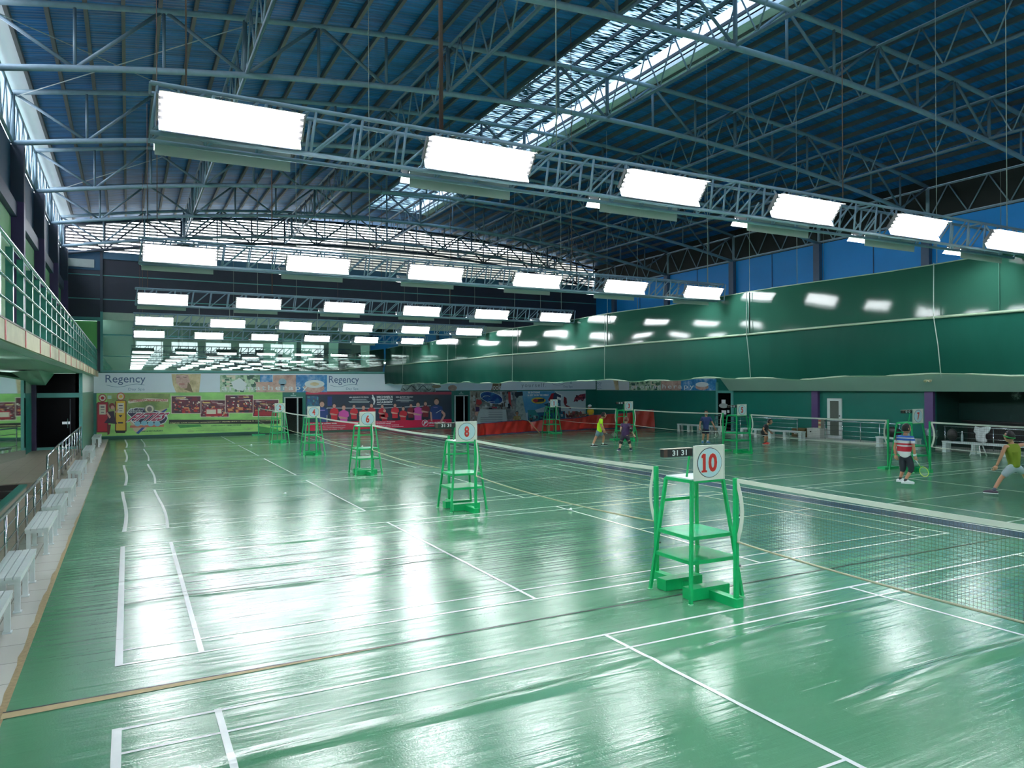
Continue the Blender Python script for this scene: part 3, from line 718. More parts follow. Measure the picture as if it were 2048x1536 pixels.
srcA = make_lamp((LX[0], ROWY[0]-0.30, LZ-0.01), -1); srcB = make_lamp((LX[0], ROWY[0]+0.34, LZ-0.12), 1, math.radians(68), 0.085)
for i, y in enumerate(ROWY):
    for j, x in enumerate(LX):
        if i == 0 and j == 0: a, b = srcA, srcB
        else: a = dup(srcA, (x-LX[0], y-ROWY[0], 0)); b = dup(srcB, (x-LX[0]-0.02, y-ROWY[0], 0))
        a['label'] = 'lit tube light facing us, %s in the %s' % (POSN[j], ROWN[i])
        b['label'] = 'rear tube light showing its grey-green side, %s in the %s' % (POSN[j], ROWN[i])
for i in (1, 2, 3, 4, 5):
    for j, x in enumerate((17.5, 21.5, 25.5)):
        for src, dx, dy in ((srcA, 0, 0), (srcB, -0.02, 0)):
            a = dup(src, (x-LX[0]+dx, ROWY[i]-ROWY[0], 0)); a['label'] = '%s tube light behind the curtain, %s of three in the %s' % (('front', 'rear')[src is srcB], ('left', 'middle', 'right')[j], ROWN[i]); a['group'] = 'tube lights hidden behind the curtain'
for k, y in enumerate((3.0, 9.0)):
    t = thing('ceiling_light', 'tube light fixed under the balcony, %s of the two' % ('nearer', 'farther')[k], 'light', (-2.5, y, 3.3), 'tube lights under the balcony')
    MB().box(-2.56, -2.44, y-0.62, y+0.62, 3.28, 3.33).build('housing', REFL, t); MB().tube((-2.5, y-0.58, 3.255), (-2.5, y+0.58, 3.255), 0.018, 8).build('fluorescent_tube', TUBE, t, True)
# the box trusses that carry them
def lamp_truss(y, label, x0=0.3, x1=14.35):
    t = thing('lamp_truss', label, 'truss', ((x0+x1)/2, y, 5.0), 'box trusses carrying the tube lights')
    z0, z1, hw = 5.00, 5.44, 0.13
    for sy in (-hw, hw):
        for z in (z0, z1): MB().tube((x0, y+sy, z), (x1, y+sy, z), 0.022, 6).build('chord', STEEL, t, True)
    n = 30; s = (x1-x0)/n
    for k in range(n+1):
        x = x0+k*s
        for sy in (-hw, hw): MB().tube((x, y+sy, z0), (x+0.06, y+sy, z1), 0.015, 5).build('upright', STEEL, t, True)
        if k < n:
            for sy in (-hw, hw): MB().tube((x, y+sy, z0), (x+s, y+sy, z1), 0.013, 5).build('diagonal', STEEL, t, True)
        if k % 3 == 0: MB().tube((x, y-hw, z1), (x, y+hw, z1), 0.014, 5).build('cross_tie', STEEL, t, True)
    return t
t0 = lamp_truss(ROWY[0], 'long pale steel box truss carrying the ' + ROWN[0] + ' of tube lights')
for i in (1, 2, 3, 4):
    t = dup(t0, (0, ROWY[i]-ROWY[0], 0)); t['label'] = 'long pale steel box truss carrying the ' + ROWN[i] + ' of tube lights'
for i in (5, 6):
    t = dup(t0, (0, ROWY[i]-ROWY[0], 0)); t['label'] = 'long pale steel box truss carrying the ' + ROWN[i] + ' of tube lights'
for i in (1, 2, 3, 4, 5):
    t = lamp_truss(ROWY[1], '', 16.7, 28.2) if i == 1 else dup(tr_, (0, ROWY[i]-ROWY[1], 0))
    if i == 1: tr_ = t
    t['label'] = 'steel box truss behind the green curtain carrying the ' + ROWN[i] + ' there'
# suspension: cables and one rusty pipe
def cable(x, y, z0, z1, r, mat, label, name='hanging_cable', group='cables holding the lamp trusses'):
    o = MB().tube((x, y, z0), (x, y, z1), r, 5).build(name, mat, None, True, origin=(x, y, z0)); tag(o, label, name.split('_')[1], group); return o
for i in range(5):
    y = ROWY[i]
    for j, x in enumerate((0.6, 4.6, 9.6, 13.9)):
        cable(x, y, 5.45, zb(x)+0.2, 0.008, ROPE if j % 2 else M('rusty_wire', C(110, 84, 76), 0.8), 'thin vertical cable above the %s of tube lights, %s from the left' % (ROWN[i], ORD[j]))
for i in (1, 2, 3, 4, 5):
    for j, x in enumerate((17.3, 27.6)):
        cable(x, ROWY[i], 5.45, zb(x)+0.1, 0.008, ROPE, 'cable over the right courts above the %s behind the curtain, %s one' % (ROWN[i], ('left', 'right')[j]))
tag(cable(3.14, -0.75, 5.45, 12.0, 0.026, RUST, '', 'drop_pipe', None), 'rusty brown pipe dropping from the roof onto the big nearest lamp row', 'pipe')
tag(cable(3.9, 14.3, 5.45, 11.0, 0.018, RUST, '', 'drop_pipe', None), 'rusty pipe dropping from the roof onto the third lamp row', 'pipe')
for i in (1, 2):
    for j, x in enumerate((1.9, 2.7, 5.2)): cable(x, ROWY[i]-0.13, 4.4, 5.02, 0.007, ROPE, 'loose cable end dangling under the %s of tube lights, %s from the left' % (ROWN[i], ORD[j]), 'dangling_cable', 'cable ends under the lamps')

# ================================================================ NETS, POSTS, CHAIRS
def net(X, ya, yb, label, step=0.045, th=0.0035, cord=M('dull_brown_bottom_cord', C(172, 168, 142), 0.8)):
    t = thing('badminton_net', label, 'net', (X, (ya+yb)/2, 0.79), 'badminton nets')
    zt_ = lambda f: 1.575 - 0.03*math.sin(math.pi*f); zb_ = lambda f: 0.80 - 0.07*math.sin(math.pi*f)**0.8
    n = 30; tp = MB(); bc = []
    for i in range(n):
        f0, f1 = i/n, (i+1)/n; y0, y1 = lerp(ya, yb, f0), lerp(ya, yb, f1)
        tp.prism([(X-0.006, y0, zt_(f0)-0.05), (X-0.006, y1, zt_(f1)-0.05), (X-0.006, y1, zt_(f1)), (X-0.006, y0, zt_(f0))], (0.012, 0, 0))
    tp.build('top_tape', NETTAPE, t)
    MB().path([(X, lerp(ya, yb, i/n), zb_(i/n)) for i in range(n+1)], 0.012, 6).build('bottom_cord', cord, t, True)
    m = MB(); inn = lambda z, s: 0.085*math.sin(math.pi*max(0, min(1, (z-0.8)/0.75)))
    ny = int((yb-ya)/step)
    for i in range(1, ny):
        f = i/ny; y = lerp(ya, yb, f); z0, z1 = zb_(f), zt_(f)-0.07
        if min(y-ya, yb-y) < 0.16: continue
        m.poly([(X, y-th/2, z0), (X, y+th/2, z0), (X, y+th/2, z1), (X, y-th/2, z1)])
    nz = int(0.76/step)
    for k in range(1, nz):
        g = k/nz; pts = []
        for i in range(n+1):
            f = i/n; y = lerp(ya, yb, f); z = lerp(zb_(f), zt_(f)-0.07, g)
            e = inn(lerp(0.8, 1.5, g), 0); y = min(max(y, ya+e), yb-e); pts.append((y, z))
        for (y0, z0), (y1, z1) in zip(pts[:-1], pts[1:]):
            if y1-y0 > 1e-4: m.poly([(X, y0, z0-th/2), (X, y1, z1-th/2), (X, y1, z1+th/2), (X, y0, z0+th/2)])
    m.build('net_mesh', NETM, t)
    for (yy, s) in ((ya, 1), (yb, -1)):
        mb = MB(); pts = [(yy + s*inn(z, s), z) for z in [0.8+0.75*i/12 for i in range(13)]]
        for (a, z0), (b, z1) in zip(pts[:-1], pts[1:]):
            mb.prism([(X-0.004, a-0.028, z0), (X-0.004, a+0.028, z0), (X-0.004, b+0.028, z1), (X-0.004, b-0.028, z1)], (0.008, 0, 0))
        mb.build('side_tape', NETTAPE, t)
    return t
def net_post(X, y, s, label, base=True, mat=CHAIRG, w=0.05):
    """s: direction in which the foot beam runs"""
    t = thing('net_post', label, 'post', (X, y, 0), 'net posts')
    MB().box(X-w/2, X+w/2, y-w/2, y+w/2, 0.02, 1.58).build('pole', mat, t)
    mb = MB(); mb.tube((X+0.03, y, 1.12), (X+0.07, y, 1.12), 0.014); mb.tube((X+0.03, y, 0.5), (X+0.07, y, 0.5), 0.014); mb.build('cleat', DARKSTEEL, t)
    if base:
        y2 = y+s*0.62
        MB().box(X-0.055, X+0.055, min(y-s*0.06, y2), max(y-s*0.06, y2), 0.0, 0.11).build('foot_beam', CHAIRG, t)
        MB().box(X-0.33, X+0.30, min(y+s*0.42, y+s*0.60), max(y+s*0.42, y+s*0.60), 0.005, 0.15).build('weight_block', CHAIRG, t)
    else:
        MB().box(X-0.35, X+0.35, y-0.14, y+0.14, 0.0, 0.06).build('base_plate', CHAIRG, t)
    return t
RED = M('red_numeral_paint', C(196, 40, 34), 0.4)
PALE = M('pale_blue_disc', C(196, 222, 228), 0.4, 0, 0.05)
SIGNW = M('worn_white_board', C(226, 226, 216), 0.45, 0, 0.08, 9)
def umpire_chair(X, yc, num, label, board=None, digits='31 31', size=0.82, seatmat=WHITEPL, near=True):
    t = thing('umpire_chair', label, 'chair', (X, yc, 0), 'green umpire chairs')
    h = size/2; zt_ = 1.50
    foot = {(-1, -1): (X-h-0.02, yc-h), (1, -1): (X+h, yc-h-0.02), (-1, 1): (X-h+0.0, yc+h), (1, 1): (X+h, yc+h)}
    top = {(-1, -1): (X-0.27, yc-0.26), (1, -1): (X+0.25, yc-0.26), (-1, 1): (X-0.27, yc+0.24), (1, 1): (X+0.25, yc+0.24)}
    def leg_at(k, z): f = z/zt_; return Vector((lerp(foot[k][0], top[k][0], f), lerp(foot[k][1], top[k][1], f), z))
    ks = [(-1, -1), (1, -1), (1, 1), (-1, 1)]
    for k in ks:
        l = MB().bar(leg_at(k, 0.012), leg_at(k, zt_), 0.038, 0.038).build('leg', CHAIRG, t)
        p = leg_at(k, 0.0); MB().lathe((p.x, p.y, 0.0), [(0.036, 0.0), (0.036, 0.012), (0.02, 0.016)], 10).build('foot_plate', M('pale_green_foot', C(120, 196, 150), 0.4), l)
    for z, nm in ((0.80, 'upper_step'), (0.50, 'lower_step')):
        q = [leg_at(k, z) for k in ks]
        MB().prism([p + Vector((0, 0, 0.012)) for p in q], (0, 0, 0.012)).build(nm, CHAIRG if z < 0.7 else M('worn_green_step', C(60, 190, 130), 0.25, 0, 0.25, 5), t)
        mb = MB()
        for a in range(4): mb.bar(q[a], q[(a+1) % 4], 0.022, 0.045)
        mb.build('step_frame', CHAIRG, t)
    MB().bar(leg_at((-1, 1), 1.20), leg_at((1, 1), 1.20), 0.02, 0.035).build('back_rail', CHAIRG, t)
    q = [leg_at(k, zt_) for k in ks]; mb = MB()
    for a in range(4): mb.bar(q[a], q[(a+1) % 4], 0.034, 0.04)
    mb.build('seat_frame', CHAIRG, t)
    MB().prism([p + Vector((0, 0, 0.02)) for p in q], (0, 0, 0.014)).build('seat', seatmat, t)
    # number board on the near edge
    yb = q[0].y - 0.02; x0, x1 = X-0.255, X+0.245; z0, z1 = 1.51, 1.955
    bd = MB().box(x0, x1, yb-0.012, yb+0.012, z0, z1).build('number_board', SIGNW, t)
    mb = MB()
    for (a, b, c, d) in ((x0+0.018, x1-0.018, z1-0.018, z1), (x0, x0+0.018, z0, z1), (x1-0.018, x1, z0, z1)): mb.box(a, b, yb-0.02, yb-0.012, c, d)
    mb.build('board_rim', SIGNW, bd)
    cx, cz = (x0+x1)/2, (z0+z1)/2; n = 40
    ring = lambda rx, rz, yy: [(cx+rx*math.cos(2*math.pi*i/n), yy, cz+rz*math.sin(2*math.pi*i/n)) for i in range(n)]
    MB().prism(ring(0.205, 0.192, yb-0.0165), (0, 0.004, 0)).build('ring', M('charcoal_ring', C(44, 40, 50), 0.5), bd)
    MB().prism(ring(0.197, 0.184, yb-0.0195), (0, 0.004, 0)).build('disc', PALE, bd)
    ww = 0.24 if len(num) > 1 else (0.115 if num != '1' else 0.05)
    text('numeral', num, SIGNW, bd, cx-ww/2-0.008, cx+ww/2+0.008, cz-0.128, cz+0.128, yb-0.0205, bold=0.05, spacing=1.0)
    text('numeral', num, RED, bd, cx-ww/2, cx+ww/2, cz-0.119, cz+0.119, yb-0.022, bold=0.035, spacing=1.0)
    if num in ('10', '1'):
        xc = cx-ww/2+0.024 if num == '10' else cx; 
        for mt, e, yy in ((SIGNW, 0.008, yb-0.0203), (RED, 0.0, yb-0.0222)):
            MB().poly([(xc-0.046-e, yy, cz-0.119-e), (xc+0.046+e, yy, cz-0.119-e), (xc+0.046+e, yy, cz-0.094+e), (xc-0.046-e, yy, cz-0.094+e)]).build('numeral', mt, bd)
            MB().poly([(xc-0.046-e, yy, cz+0.062-e), (xc, yy, cz+0.072-e), (xc, yy, cz+0.119+e), (xc-0.018-e, yy, cz+0.119+e), (xc-0.046-e, yy, cz+0.094+e)]).build('numeral', mt, bd)
    if board:
        sx0, sx1 = x0-0.47, x0-0.01; sz0, sz1 = 1.83, 1.925; sy0 = yb+0.01
        s = MB().box(sx0, sx1, sy0, sy0+0.07, sz0, sz1).build('scoreboard', BLACK, t)
        MB().box(sx0-0.005, sx1, sy0-0.005, sy0+0.075, sz1, sz1+0.008).build('board_top', M('worn_pale_edge', C(170, 160, 148), 0.6), s)
        text('score_digits', digits, WHITE, s, sx0+0.13, sx0+0.36, sz0+0.014, sz1-0.012, sy0-0.006, bold=0.03)
        MB().box(sx0, sx0+0.055, sy0-0.004, sy0, sz0, sz1).build('board_end', M('brown_board_end', C(82, 60, 50), 0.6), s)
        MB().bar((X-0.25, yb+0.14, 1.55), (x0+0.02, yb+0.09, 1.90), 0.02).build('bracket', CHAIRG, t)
    return t
# left column of courts
XN = 6.7
gaps = [(-1.50, 0.0), (6.10, 7.55), (13.65, 15.0), (21.1, 22.4), (28.5, 29.65)]   # far side of one court, near side of the next
nums = ['10', '8', '6', '4', '2']
where = ['nearest of the left row', 'second of the left row', 'third of the left row', 'fourth of the left row', 'farthest of the left row']
for i, (a, b) in enumerate(gaps):
    yc = (a+b)/2
    umpire_chair(XN, yc + 0.02, nums[i], 'tall green steel umpire chair with board numbered %s, %s' % (nums[i], where[i]), board=i < 2, digits='31 31' if i == 0 else '31 31')
    net_post(XN + 0.02, a + 0.05, 1, 'green net post just in front of the umpire chair ' + where[i])
    net_post(XN + 0.02, b + 0.08, -1, 'green net post just beyond the umpire chair ' + where[i], i < 4)
netY = [(-7.6+0.1, -1.50+0.03), (0.0+0.12, 6.10+0.02), (7.55+0.1, 13.65), (15.0+0.1, 21.1), (22.4+0.1, 28.5), (29.65+0.1, 35.6)]
nl = ['big nearest net running out of the frame at lower right', 'net just beyond the nearest left umpire chair', 'net joining the second and third left umpire chairs', 'net joining the third and fourth left umpire chairs', 'net joining the two farthest left umpire chairs', 'net between the farthest left umpire chair and the far wall']
for i, (a, b) in enumerate(netY): net(XN+0.02, a, b, 'white-taped badminton ' + nl[i], 0.034 if i == 0 else 0.045, 0.003 if i == 0 else 0.0035)
net_post(XN+0.02, 35.65, -1, 'green net post standing close to the far wall', False)
net_post(XN+0.02, -7.65, -1, 'green net post at the near end of the nearest net')
# right column of courts
XR2 = 21.95
g2 = [(5.85, 7.15), (13.2, 14.6), (20.75, 22.05), (28.1, 29.0)]; n2 = ['7', '5', '3', '1']
w2 = ['behind the striped-shirt player', 'between the navy-shirt and black-shirt players', 'behind the purple-shirt player', 'small and farthest, before the blue banner']
for i, (a, b) in enumerate(g2):
    umpire_chair(XR2, (a+b)/2, n2[i], 'green steel umpire chair with white board numbered %s, %s' % (n2[i], w2[i]), board=i < 3, digits='0 0', seatmat=CHAIRG)
    net_post(XR2+0.02, a, 1, 'green net post in front of the umpire chair ' + w2[i], i != 3)
    net_post(XR2+0.02, b+0.1, -1, 'green net post beyond the umpire chair ' + w2[i], False)
nr = [(-0.4, 5.8), (7.3, 13.15), (14.75, 20.7), (22.2, 28.05)]
nrl = ['behind the green-vest player at the right edge', 'in front of the bending black-shirt player', 'in front of the navy-shirt player', 'behind the neon-shirt player, before the red sheet']
for i, (a, b) in enumerate(nr): net(XR2+0.02, a, b, 'white-taped badminton net ' + nrl[i], 0.06, 0.003, NETTAPE)

# ================================================================ BENCHES
def bench(X0, y0, y1, label, group='white benches at the left', legs=3, zt_=0.45, wd=0.34, wide=0.06):
    t = thing('bench', label, 'bench', (X0+wd/2, (y0+y1)/2, 0), group)
    k = 4; s = wd/k
    for i in range(k):
        MB().box(X0+i*s+0.006, X0+(i+1)*s-0.006, y0, y1, zt_-0.03, zt_).build('slat', WHITEPL, t)
    MB().box(X0+0.01, X0+wd-0.01, y0+0.02, y1-0.02, zt_-0.075, zt_-0.032).build('apron', WHITEPL, t)
    for j in range(legs):
        y = lerp(y0+0.10, y1-0.10, j/(legs-1))
        for x in (X0+0.05, X0+wd-0.05):
            l = MB().box(x-0.03, x+0.03, y-wide/2, y+wide/2, 0.012, zt_-0.075).build('leg', WHITEPL, t)
            MB().box(x-0.045, x+0.045, y-wide/2-0.02, y+wide/2+0.02, 0.0, 0.014).build('foot', WHITEPL, l)
    return t
BL = [(-0.4, 1.80), (2.45, 4.2), (5.95, 7.9), (8.5, 10.4), (11.4, 13.4), (15.3, 18.9), (22.6, 25.6), (30.6, 33.6)]
bn = ['nearest one, cut off by the lower left edge', 'second from the camera, glossy top', 'third from the camera', 'fourth from the camera', 'fifth from the camera, by the railing gap', 'sixth, beside the landing railing', 'seventh, next to the last', 'farthest, against the restaurant banner']
for i, (a, b) in enumerate(BL): bench(-1.37, a, b, 'white slatted bench on the tiled strip, ' + bn[i])
for i, (a, b) in enumerate(((22.4, 26.0), (16.9, 20.9), (11.0, 12.9), (5.2, 9.95))):
    bench(29.12, a, b, ('long white bench beside the right wall, ' + ['behind the navy-shirt player', 'behind the black-shirt player', 'carrying the black bag', 'in the dark corner behind the green-vest player'][i]), 'white benches at the right', 5 if i != 2 else 3, 0.45, 0.36, 0.16)
for i, (a, b) in enumerate(((17.7, 23.6), (12.2, 16.15), (4.5, 10.3))):
    railing('thin steel railing on the right wall step, ' + ['left of the purple column', 'crossing in front of the white screen door', 'in the dark recess, shirt hung on it'][i], 29.85, a, b, 0.12, 1.0, 4 + i % 2, 3)

# ================================================================ CURTAIN between the court columns
cu = thing('divider_curtain', 'long glossy green vinyl curtain hanging high between the two court rows', 'curtain', (14.5, 12, 2.9))
def sheet(name, mat, x, y0, y1, z0, z1, ny, nz, fx):
    mb = MB(); vs = []; fs = []
    for i in range(ny+1):
        for j in range(nz+1):
            y = lerp(y0, y1, i/ny); g = j/nz; z = lerp(z0(y) if callable(z0) else z0, z1(y) if callable(z1) else z1, g)
            vs.append((x + fx(y, g), y, z))
    for i in range(ny):
        for j in range(nz): a = i*(nz+1)+j; fs.append((a, a+1, a+nz+2, a+nz+1))
    mb.add(vs, fs); return mb.build(name, mat, cu, True)
sheet('upper_sheet', TARP, 14.5, -14, 36.4, 4.06, lambda y: 5.15 - 0.02*math.sin(y*0.9), 200, 10, lambda y, g: 0.004*math.sin(y*0.55)*math.sin(math.pi*g) + 0.002*math.sin(y*1.7+g*2)*math.sin(math.pi*g))
sheet('lower_sheet', TARPL, 14.46, -14, 36.4, lambda y: 2.90 + 0.03*math.sin(y*1.1) + 0.02*math.sin(y*2.7), 4.06, 500, 16,
      lambda y, g: (1-g)*(0.010*math.sin(y*2.1+g*2.2) + 0.005*math.sin(y*5.3-g*3)) - 0.06*math.sin(math.pi*g)*(0.8+0.1*math.sin(y*0.8)))
MB().path([(14.44, y, 4.055 + 0.012*math.sin(y*0.7)) for y in range(-14, 37)], 0.028, 8).build('middle_batten', BATTEN, cu, True)
MB().path([(14.47 + 0.03*math.sin(y*3.1), y, 2.90 + 0.03*math.sin(y*1.1) + 0.02*math.sin(y*2.7)) for y in [i*0.5-14 for i in range(101)]], 0.022, 8).build('bottom_hem', BATTEN, cu, True)
MB().path([(14.5, y, 5.15 - 0.02*math.sin(y*0.9)) for y in range(-14, 37)], 0.012, 6).build('top_hem', BATTEN, cu, True)
mb = MB()
for y in (-0.3, 5.9, 12.3, 18.7, 25.2, 31.5): mb.box(14.478, 14.492, y, y+0.02, 4.1, 5.14)
mb.build('vertical_seam', M('dark_green_seam', C(10, 66, 52), 0.4), cu)
for j, y in enumerate((0.9, 5.9, 12.3, 19.0, 26.0, 32.8)):
    o = MB().path([(14.40, y, 5.15), (14.38, y, 4.08), (14.36, y-0.10, 3.5), (14.36, y-0.16, 2.86)] if j < 2 else [(14.40, y, 5.15), (14.38, y, 4.08), (14.36, y, 2.92)], 0.009, 5).build('curtain_rope', ROPE, None, True)
    tag(o, 'pale cord hanging down the face of the green curtain, %s from the right edge' % ORD[j], 'rope', 'cords on the green curtain')
    cable(14.5, y, 5.16, zb(14.5), 0.006, ROPE, 'thin cord holding up the green curtain, %s from the right edge' % ORD[j], 'support_cord', 'cords holding the green curtain')

# ================================================================ RED SHEET BARRIER
def rsheet():
    t = thing('red_sheet_barrier', 'low red plastic sheet with navy hems strung along the far end of the right courts', 'barrier', (22, 29.3, 0))
    key = [(16.6, 27.6, 0.70), (17.6, 28.4, 0.70), (20.6, 29.6, 0.74), (21.3, 29.9, 0.62), (22.0, 29.6, 0.72), (24.5, 29.9, 0.76), (26.0, 30.3, 0.9), (27.6, 30.2, 0.95), (30.3, 29.6, 1.18)]
    n = 220; top = []; bot = []; vs = []; fs = []; nz = 6
    for i in range(n+1):
        f = i/n*(len(key)-1); k = min(int(f), len(key)-2); g = f-k; g = g*g*(3-2*g)
        x, y, h = (lerp(key[k][m], key[k+1][m], (f-k) if m < 2 else g) for m in range(3))
        for j in range(nz+1):
            q = j/nz; vs.append((x, y + 0.05*math.sin(x*4.3+q*2) + 0.03*math.sin(x*9.7-q*4), 0.03 + (h-0.03)*q + 0.012*math.sin(x*3)*(1-q)))
        top.append(vs[-1]); bot.append(vs[-1-nz])
    for i in range(n):
        for j in range(nz): a = i*(nz+1)+j; fs.append((a, a+1, a+nz+2, a+nz+1))
    MB().add(vs, fs).build('sheet', REDTARP, t, True)
    MB().path(top, 0.018, 6).build('top_hem', NAVYHEM, t, True); MB().path(bot, 0.02, 6).build('bottom_hem', NAVYHEM, t, True)
    MB().tube((21.0, 29.6, 0.70), (21.35, 28.9, 0.0), 0.03, 8).build('prop_stick', M('pale_wood_stick', C(190, 160, 110), 0.6), t, True)
    for (x, y, h) in ((17.6, 28.5, 0.72), (26.0, 30.4, 0.9), (30.2, 29.7, 1.2)): MB().tube((x, y, 0), (x, y, h), 0.02, 8).build('stake', ROPE, t, True)
rsheet()

# ================================================================ THINGS BY THE RIGHT WALL
def boxthing(name, x0, x1, y0, y1, z0, z1, mat, label, cat, parts=()):
    t = thing(name, label, cat, ((x0+x1)/2, (y0+y1)/2, z0))
    b = MB(); b.box(x0, x1, y0, y1, z0, z1-0.02); b.build('body', mat, t)
    MB().box(x0-0.01, x1+0.01, y0-0.01, y1+0.01, z1-0.03, z1).build('lid', mat, t)
    for nm, bx, m in parts: MB().box(*bx).build(nm, m, t)
    return t
boxthing('crate', 29.9, 30.4, 17.35, 18.15, 0.12, 0.55, M('brown_cardboard', C(104, 82, 44), 0.7), 'brown crate against the right wall beside the purple column', 'crate', (('label_strip', (29.885, 29.9, 17.5, 18.0, 0.25, 0.29), WHITE),))
boxthing('white_chest', 29.9, 30.4, 16.45, 17.2, 0.12, 0.60, M('off_white_chest', C(190, 194, 188), 0.5), 'off-white chest below the purple column', 'chest', (('latch', (29.885, 29.9, 16.95, 17.02, 0.40, 0.46), BLACK),))
t = thing('snack_rack', 'narrow rack of small packets on top of the off-white chest', 'rack', (30.1, 16.55, 0.6))
mb = MB(); mb.box(30.0, 30.3, 16.45, 16.62, 0.60, 1.04); mb.build('frame', M('pale_rack', C(150, 150, 140), 0.6), t)
for k in range(4): MB().box(29.985, 30.0, 16.47, 16.60, 0.64+k*0.10, 0.71+k*0.10).build('packet', M('packet_%d' % (k % 2), C(190, 90, 60) if k % 2 else C(220, 210, 150), 0.5), t)
def bag(x, y, z, sx, sy, sz, label, name='sports_bag', mat=BLACK):
    t = thing(name, label, 'bag', (x, y, z))
    MB().ball((x, y, z+sz*0.5), sx, sy, sz*0.5, 16, 10).build('body', mat, t, True)
    MB().path([(x-0.5*sx, y-0.35*sy, z+sz*0.8), (x-0.3*sx, y-0.2*sy, z+sz*1.1), (x, y+0.2*sy, z+sz*1.1), (x, y+0.4*sy, z+sz*0.8)], 0.012, 6).build('strap', mat, t, True)
bag(29.3, 12.2, 0.45, 0.17, 0.42, 0.44, 'bulging black sports bag lying on the bench near umpire chair 7')
bag(29.3, 9.62, 0.45, 0.13, 0.20, 0.5, 'black backpack hung at the end of the bench in the dark corner', 'backpack')
def bottle(x, y, z, h, r, mat, label):
    t = thing('water_bottle', label, 'bottle', (x, y, z), None)
    MB().lathe((x, y, z), [(r*0.9, 0), (r, 0.02), (r, h*0.62), (r*0.4, h*0.82), (r*0.38, h*0.92)], 14).build('body', mat, t, True)
    MB().lathe((x, y, z), [(r*0.46, h*0.90), (r*0.46, h), (r*0.4, h+0.004)], 12).build('cap', WHITE, t, True)
CLR = M('clear_grey_plastic', C(170, 184, 186), 0.15)
bottle(29.25, 11.45, 0.45, 0.30, 0.06, CLR, 'clear jug standing on the bench beside the black sports bag')
bottle(29.25, 9.2, 0.45, 0.42, 0.045, CLR, 'tall clear bottle on the bench beside the black backpack')
bottle(28.6, 22.2, 0.0, 0.24, 0.035, WHITE, 'small white bottle standing on the floor behind umpire chair 5')
t = thing('towel_ball', 'pale crumpled face towel on the stool before the dark recess', 'towel', (29.2, 8.35, 0.5))
MB().ball((29.2, 8.35, 0.56), 0.10, 0.12, 0.09).build('cloth', WHITE, t, True)
t = thing('white_stool', 'small white stool with splayed legs before the bench in the dark corner', 'stool', (28.75, 8.3, 0))
MB().lathe((28.75, 8.3, 0), [(0.17, 0.40), (0.18, 0.42), (0.17, 0.44)], 18).build('seat', WHITE, t, True)
for sx in (-1, 1):
    for sy in (-1, 1): MB().tube((28.75+sx*0.2, 8.3+sy*0.2, 0), (28.75+sx*0.1, 8.3+sy*0.1, 0.41), 0.022, 8).build('leg', WHITE, t, True)
# shirt hung on the railing
mb = MB(); ny = 10; vs = []; fs = []
for i in range(ny+1):
    for j in range(7):
        a, g = i/ny, j/6; wdt = 0.62 if g > 0.55 else 0.40
        vs.append((29.80 - 0.03*math.sin(a*9+g*3), 8.75 + (a-0.5)*wdt + 0.05*math.sin(g*4), 1.04 - (1-g)*0.58 + 0.02*math.sin(a*7)))
for i in range(ny):
    for j in range(6): a = i*7+j; fs.append((a, a+7, a+8, a+1))
mb.add(vs, fs); sh = thing('hung_shirt', 'white shirt with grey print draped over the railing in the dark recess', 'shirt', (29.8, 8.75, 0.5))
o = mb.build('cloth', M('white_grey_print', C(206, 212, 212), 0.7, 0, 0.35, 12), sh, True)
o.modifiers.new('s', 'SOLIDIFY').thickness = 0.02
# bin with a clear bag
t = thing('waste_bin', 'dark green waste bin lined with a clear plastic bag behind umpire chair 7', 'bin', (29.2, 10.2, 0))
MB().lathe((29.2, 10.45, 0), [(0.19, 0.0), (0.24, 0.60), (0.26, 0.62)], 4).build('body', M('dark_green_bin', C(12, 70, 56), 0.35), t)
MB().lathe((29.2, 10.45, 0), [(0.25, 0.50), (0.30, 0.66), (0.27, 0.86), (0.30, 0.92)], 12).build('bin_liner', glass_material('clear_plastic_film', (0.85, 0.92, 0.9, 1), 0.18), t, True)
# wall fan and small emergency lamps
t = thing('wall_fan', 'pale caged wall fan high in the dark right recess', 'fan', (32.2, 8.0, 2.2))
c0 = Vector((31.9, 8.6, 2.26)); mb = MB()
for k in range(10):
    a = math.pi*k/10; mb.path([c0+Vector((-0.05*math.cos(p), 0.2*math.cos(a)*math.sin(p)*1.0, 0.2*math.sin(a)*math.sin(p))) for p in [-math.pi/2+math.pi*i/8 for i in range(9)]], 0.006, 4)
mb.build('cage', M('pale_fan_wire', C(150, 170, 166), 0.4), t, True)
MB().ball(c0, 0.08, 0.05, 0.05).build('hub', M('pale_fan_wire', C(0, 0, 0)), t, True)
mb = MB()
for k in range(3):
    a = k*2.09; mb.prism([c0+Vector((0.01, 0.03*math.cos(a), 0.03*math.sin(a))), c0+Vector((0.03, 0.17*math.cos(a-0.3), 0.17*math.sin(a-0.3))), c0+Vector((-0.01, 0.17*math.cos(a+0.35), 0.17*math.sin(a+0.35)))], (0.004, 0, 0))
mb.build('blade', M('grey_fan_blade', C(120, 140, 136), 0.4), t)
MB().tube(c0+Vector((0.05, 0, 0)), c0+Vector((0.5, 0, 0.1)), 0.03).build('bracket', DARKSTEEL, t)
t = thing('emergency_lamp', 'twin-headed beige emergency lamp on the sloped grey soffit', 'lamp', (29.9, 10.9, 2.9))
for dy in (-0.1, 0.1): MB().ball((29.72, 10.9+dy, 2.86), 0.07, 0.07, 0.06).build('lamp_head', M('beige_plastic', C(190, 186, 150), 0.4), t, True)
MB().box(29.74, 29.84, 10.78, 11.02, 2.86, 2.92).build('housing', M('beige_plastic', C(0, 0, 0)), t)
